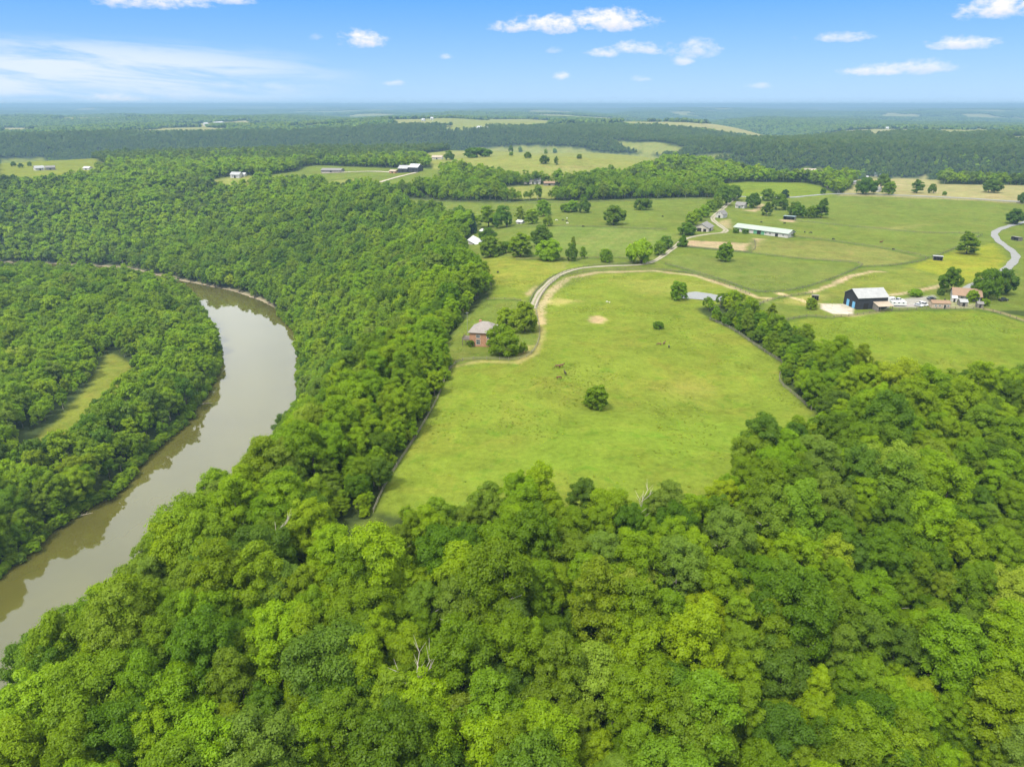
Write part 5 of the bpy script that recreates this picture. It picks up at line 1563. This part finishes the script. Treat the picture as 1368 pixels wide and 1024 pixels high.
# ------------------------------------------------------------------ animals: one continuous body each
def animal_mesh(name, mat, kind='horse', grazing=True):
    v, e, r = [], [], []
    def p(x, y, z, rad, parent=None):
        v.append((x, y, z)); r.append(rad)
        if parent is not None: e.append((parent, len(v) - 1))
        return len(v) - 1
    k = 1.0 if kind == 'horse' else 0.88
    hip = p(-.62, 0, 1.16 * k, .27)
    rump = p(-.86, 0, 1.14 * k, .20, hip)
    bel = p(-.10, 0, 1.05 * k, .30 if kind == 'horse' else .36, hip)
    sho = p(.48, 0, 1.12 * k, .29, bel)
    nk = p(.78, 0, 1.26 * k if not grazing else 1.02 * k, .18, sho)
    if grazing:
        n2 = p(1.08, 0, .66 * k, .13, nk); pol = p(1.28, 0, .36, .12, n2); hd = p(1.24, 0, .20, .10, pol); mz = p(1.16, 0, .06, .07, hd)
    else:
        n2 = p(1.05, 0, 1.58 * k, .13, nk); pol = p(1.18, 0, 1.74 * k, .12, n2); hd = p(1.36, 0, 1.58 * k, .10, pol); mz = p(1.52, 0, 1.42 * k, .07, hd)
    for s in (-1, 1):
        x_, y_, z_ = v[pol]
        p(x_ - .03, s * .09, z_ + .15, .025, pol)
        a = p(.50, s * .17, .80 * k, .13, sho); b = p(.53, s * .18, .48 * k, .075, a); c = p(.52, s * .18, .14, .05, b); p(.56, s * .18, .03, .06, c)
        a = p(-.62, s * .18, .86 * k, .16, hip); b = p(-.52, s * .19, .62 * k, .10, a); c = p(-.72, s * .19, .44 * k, .065, b); d = p(-.68, s * .19, .12, .05, c); p(-.63, s * .19, .03, .06, d)
    t1 = p(-1.04, 0, 1.06 * k, .06, rump); t2 = p(-1.12, 0, .74 * k, .07 if kind == 'horse' else .03, t1); p(-1.10, 0, .46 * k, .04, t2)
    me = bpy.data.meshes.new(name + '_skeleton'); me.from_pydata(v, e, [])
    o = bpy.data.objects.new(name + '_skeleton', me); COL.objects.link(o)
    md = o.modifiers.new('skin', 'SKIN')
    for i, sv in enumerate(me.skin_vertices[0].data):
        sv.radius = (r[i], r[i]); sv.use_root = (i == 0)
    o.modifiers.new('sub', 'SUBSURF').render_levels = 2
    o.modifiers['sub'].levels = 2
    dg = bpy.context.evaluated_depsgraph_get()
    out = bpy.data.meshes.new_from_object(o.evaluated_get(dg))
    out.name = name
    bpy.data.objects.remove(o)
    out.materials.clear(); out.materials.append(M[mat])
    out.polygons.foreach_set('use_smooth', np.ones(len(out.polygons), bool))
    return out
AN = {}
def animal(px, py, az, kind, coat, grazing, label, group, s=1.0):
    key = (kind, coat, grazing)
    if key not in AN: AN[key] = animal_mesh(kind, coat, kind, grazing)
    x, y, z = hit(px, py)
    o = link(kind, AN[key], None, (x, y, z)); o.rotation_euler = (0, 0, az); o.scale = (s, s, s)
    tag(o, label, kind, group)
HG = 'horses grazing in the big pasture'
animal(745, 491, 2.9, 'horse', 'bay_coat', True, 'brown horse grazing, outermost of the trio above the lone round tree', HG, 0.95)
animal(750, 490.5, 0.3, 'horse', 'bay_coat', False, 'brown horse standing head up among the trio above the lone tree', HG, 0.95)
animal(755, 500.5, 1.9, 'horse', 'dark_coat', False, 'dark horse standing closest to the lone round tree', HG, 0.95)
animal(746.5, 506.5, 0.4, 'horse', 'bay_coat', True, 'brown horse grazing lowest in the pasture', HG, 0.95)
animal(880.5, 461.5, 2.8, 'horse', 'bay_coat', True, 'brown horse grazing below the low dark bush', HG, 0.95)
animal(887, 460.5, 0.9, 'horse', 'bay_coat', False, 'brown horse standing between two grazing near the low bush', HG, 0.95)
animal(893.5, 464.5, 1.4, 'horse', 'dark_coat', True, 'dark horse grazing nearest the curved tree belt', HG, 0.95)
animal(1177, 325, 0.2, 'horse', 'bay_coat', False, 'brown horse standing alone in the hill field', None, 1.3)
CG = 'dark cattle scattered over the fields'
for (px, py, az, lab) in [(1193, 334, .5, 'black cow in the hill field below the lone brown horse'), (1017, 297.5, 2, 'black cow in the paddock behind the green roofed stable'), (1048, 299, .3, 'black cow beside the bare earth of the open shed'),
                          (1075, 311, 1, 'black cow behind the far end of the green roofed stable'), (1083, 312, 2.6, 'second black cow behind the stable end'), (1113, 320.5, .2, 'black cow near the fence down from the stable'),
                          (665, 365, 1.2, 'single black cow in the field beside the wood'), (752, 295, .1, 'black cow grazing among the white cattle'), (757, 296, 2.2, 'second black cow grazing among the white cattle'), (885, 290, .7, 'black cow alone in the upper field'), (779, 303.5, .4, 'black cow at the fence of the striped field'), (1262, 402, 1, 'black cow behind the tan shed')]:
    animal(px, py, az, 'cow', 'black_coat', True, lab, CG, 1.15)
WG = 'white cattle grazing in the upper field'
for (px, py, az, lab) in [(743.5, 295, .2, 'white cow grazing farthest from the dark cattle'), (757.5, 292.5, 1.3, 'white cow standing behind the dark cattle'), (758, 299, 2.4, 'white cow grazing below the dark cattle')]:
    animal(px, py, az, 'cow', 'white_coat', True, lab, WG, 1.1)
for (px, py, az, lab) in [(811, 404, .2, 'white calf lying in the pasture above the bare patch'), (814.5, 404.5, 1.3, 'second white calf close beside the lying one')]:
    animal(px, py, az, 'calf', 'white_coat', True, lab, 'white calves in the big pasture', .62)

# driftwood along the inner bank
for i, (px, py, az, L, lab) in enumerate([(262, 541, .3, 9, 'pale fallen log reaching into the river from the inner bank'), (222, 578, .8, 11, 'long pale driftwood log along the inner river bank'), (96, 692, .5, 8, 'driftwood log at the muddy foot of the inner bank')]):
    x, y = on_plane(px, py, RIVER_Z)
    mb = MB().tube([(0, 0, .1), (L * .5, .4, .25), (L, .2, .35)], [.28, .2, .06], 7)
    for k in range(4): mb.tube([(L * (.4 + .13 * k), .3, .25), (L * (.5 + .13 * k), .3 + (-1) ** k * 1.2, .8)], [.08, .02], 5)
    o = mb.build('driftwood', M['dead_wood'], None, True); o.location = (x, y, RIVER_Z); o.rotation_euler = (0, 0, az)
    tag(o, lab, 'log', 'driftwood on the river bank')
x, y, z = hit(489, 733)
o = MB().prism([(-2.0, -.5), (2.0, -.5), (2.2, .7), (1.1, 1.6), (-1.4, 1.2)], 'y', -1.4, 1.4).build('boulder', M['pale_bark'])
o.location = (x, y, z); tag(o, 'pale boulder lying in the scrub below the pasture corner', 'boulder')

# ------------------------------------------------------------------ air
hb = MB().box(-34000, 34000, -3000, 34000, -290, 112).build('haze', None)
hm, t, out = new_mat('hazy_air')
pv = t.n('ShaderNodeVolumePrincipled')
pv.inputs['Color'].default_value = (0.29, 0.47, 0.63, 1)
pv.inputs['Density'].default_value = 0.000145
pv.inputs['Anisotropy'].default_value = 0.2
t.set(out.inputs['Volume'], pv.outputs[0])
hb.data.materials.append(hm)
tag(hb, kind='stuff')
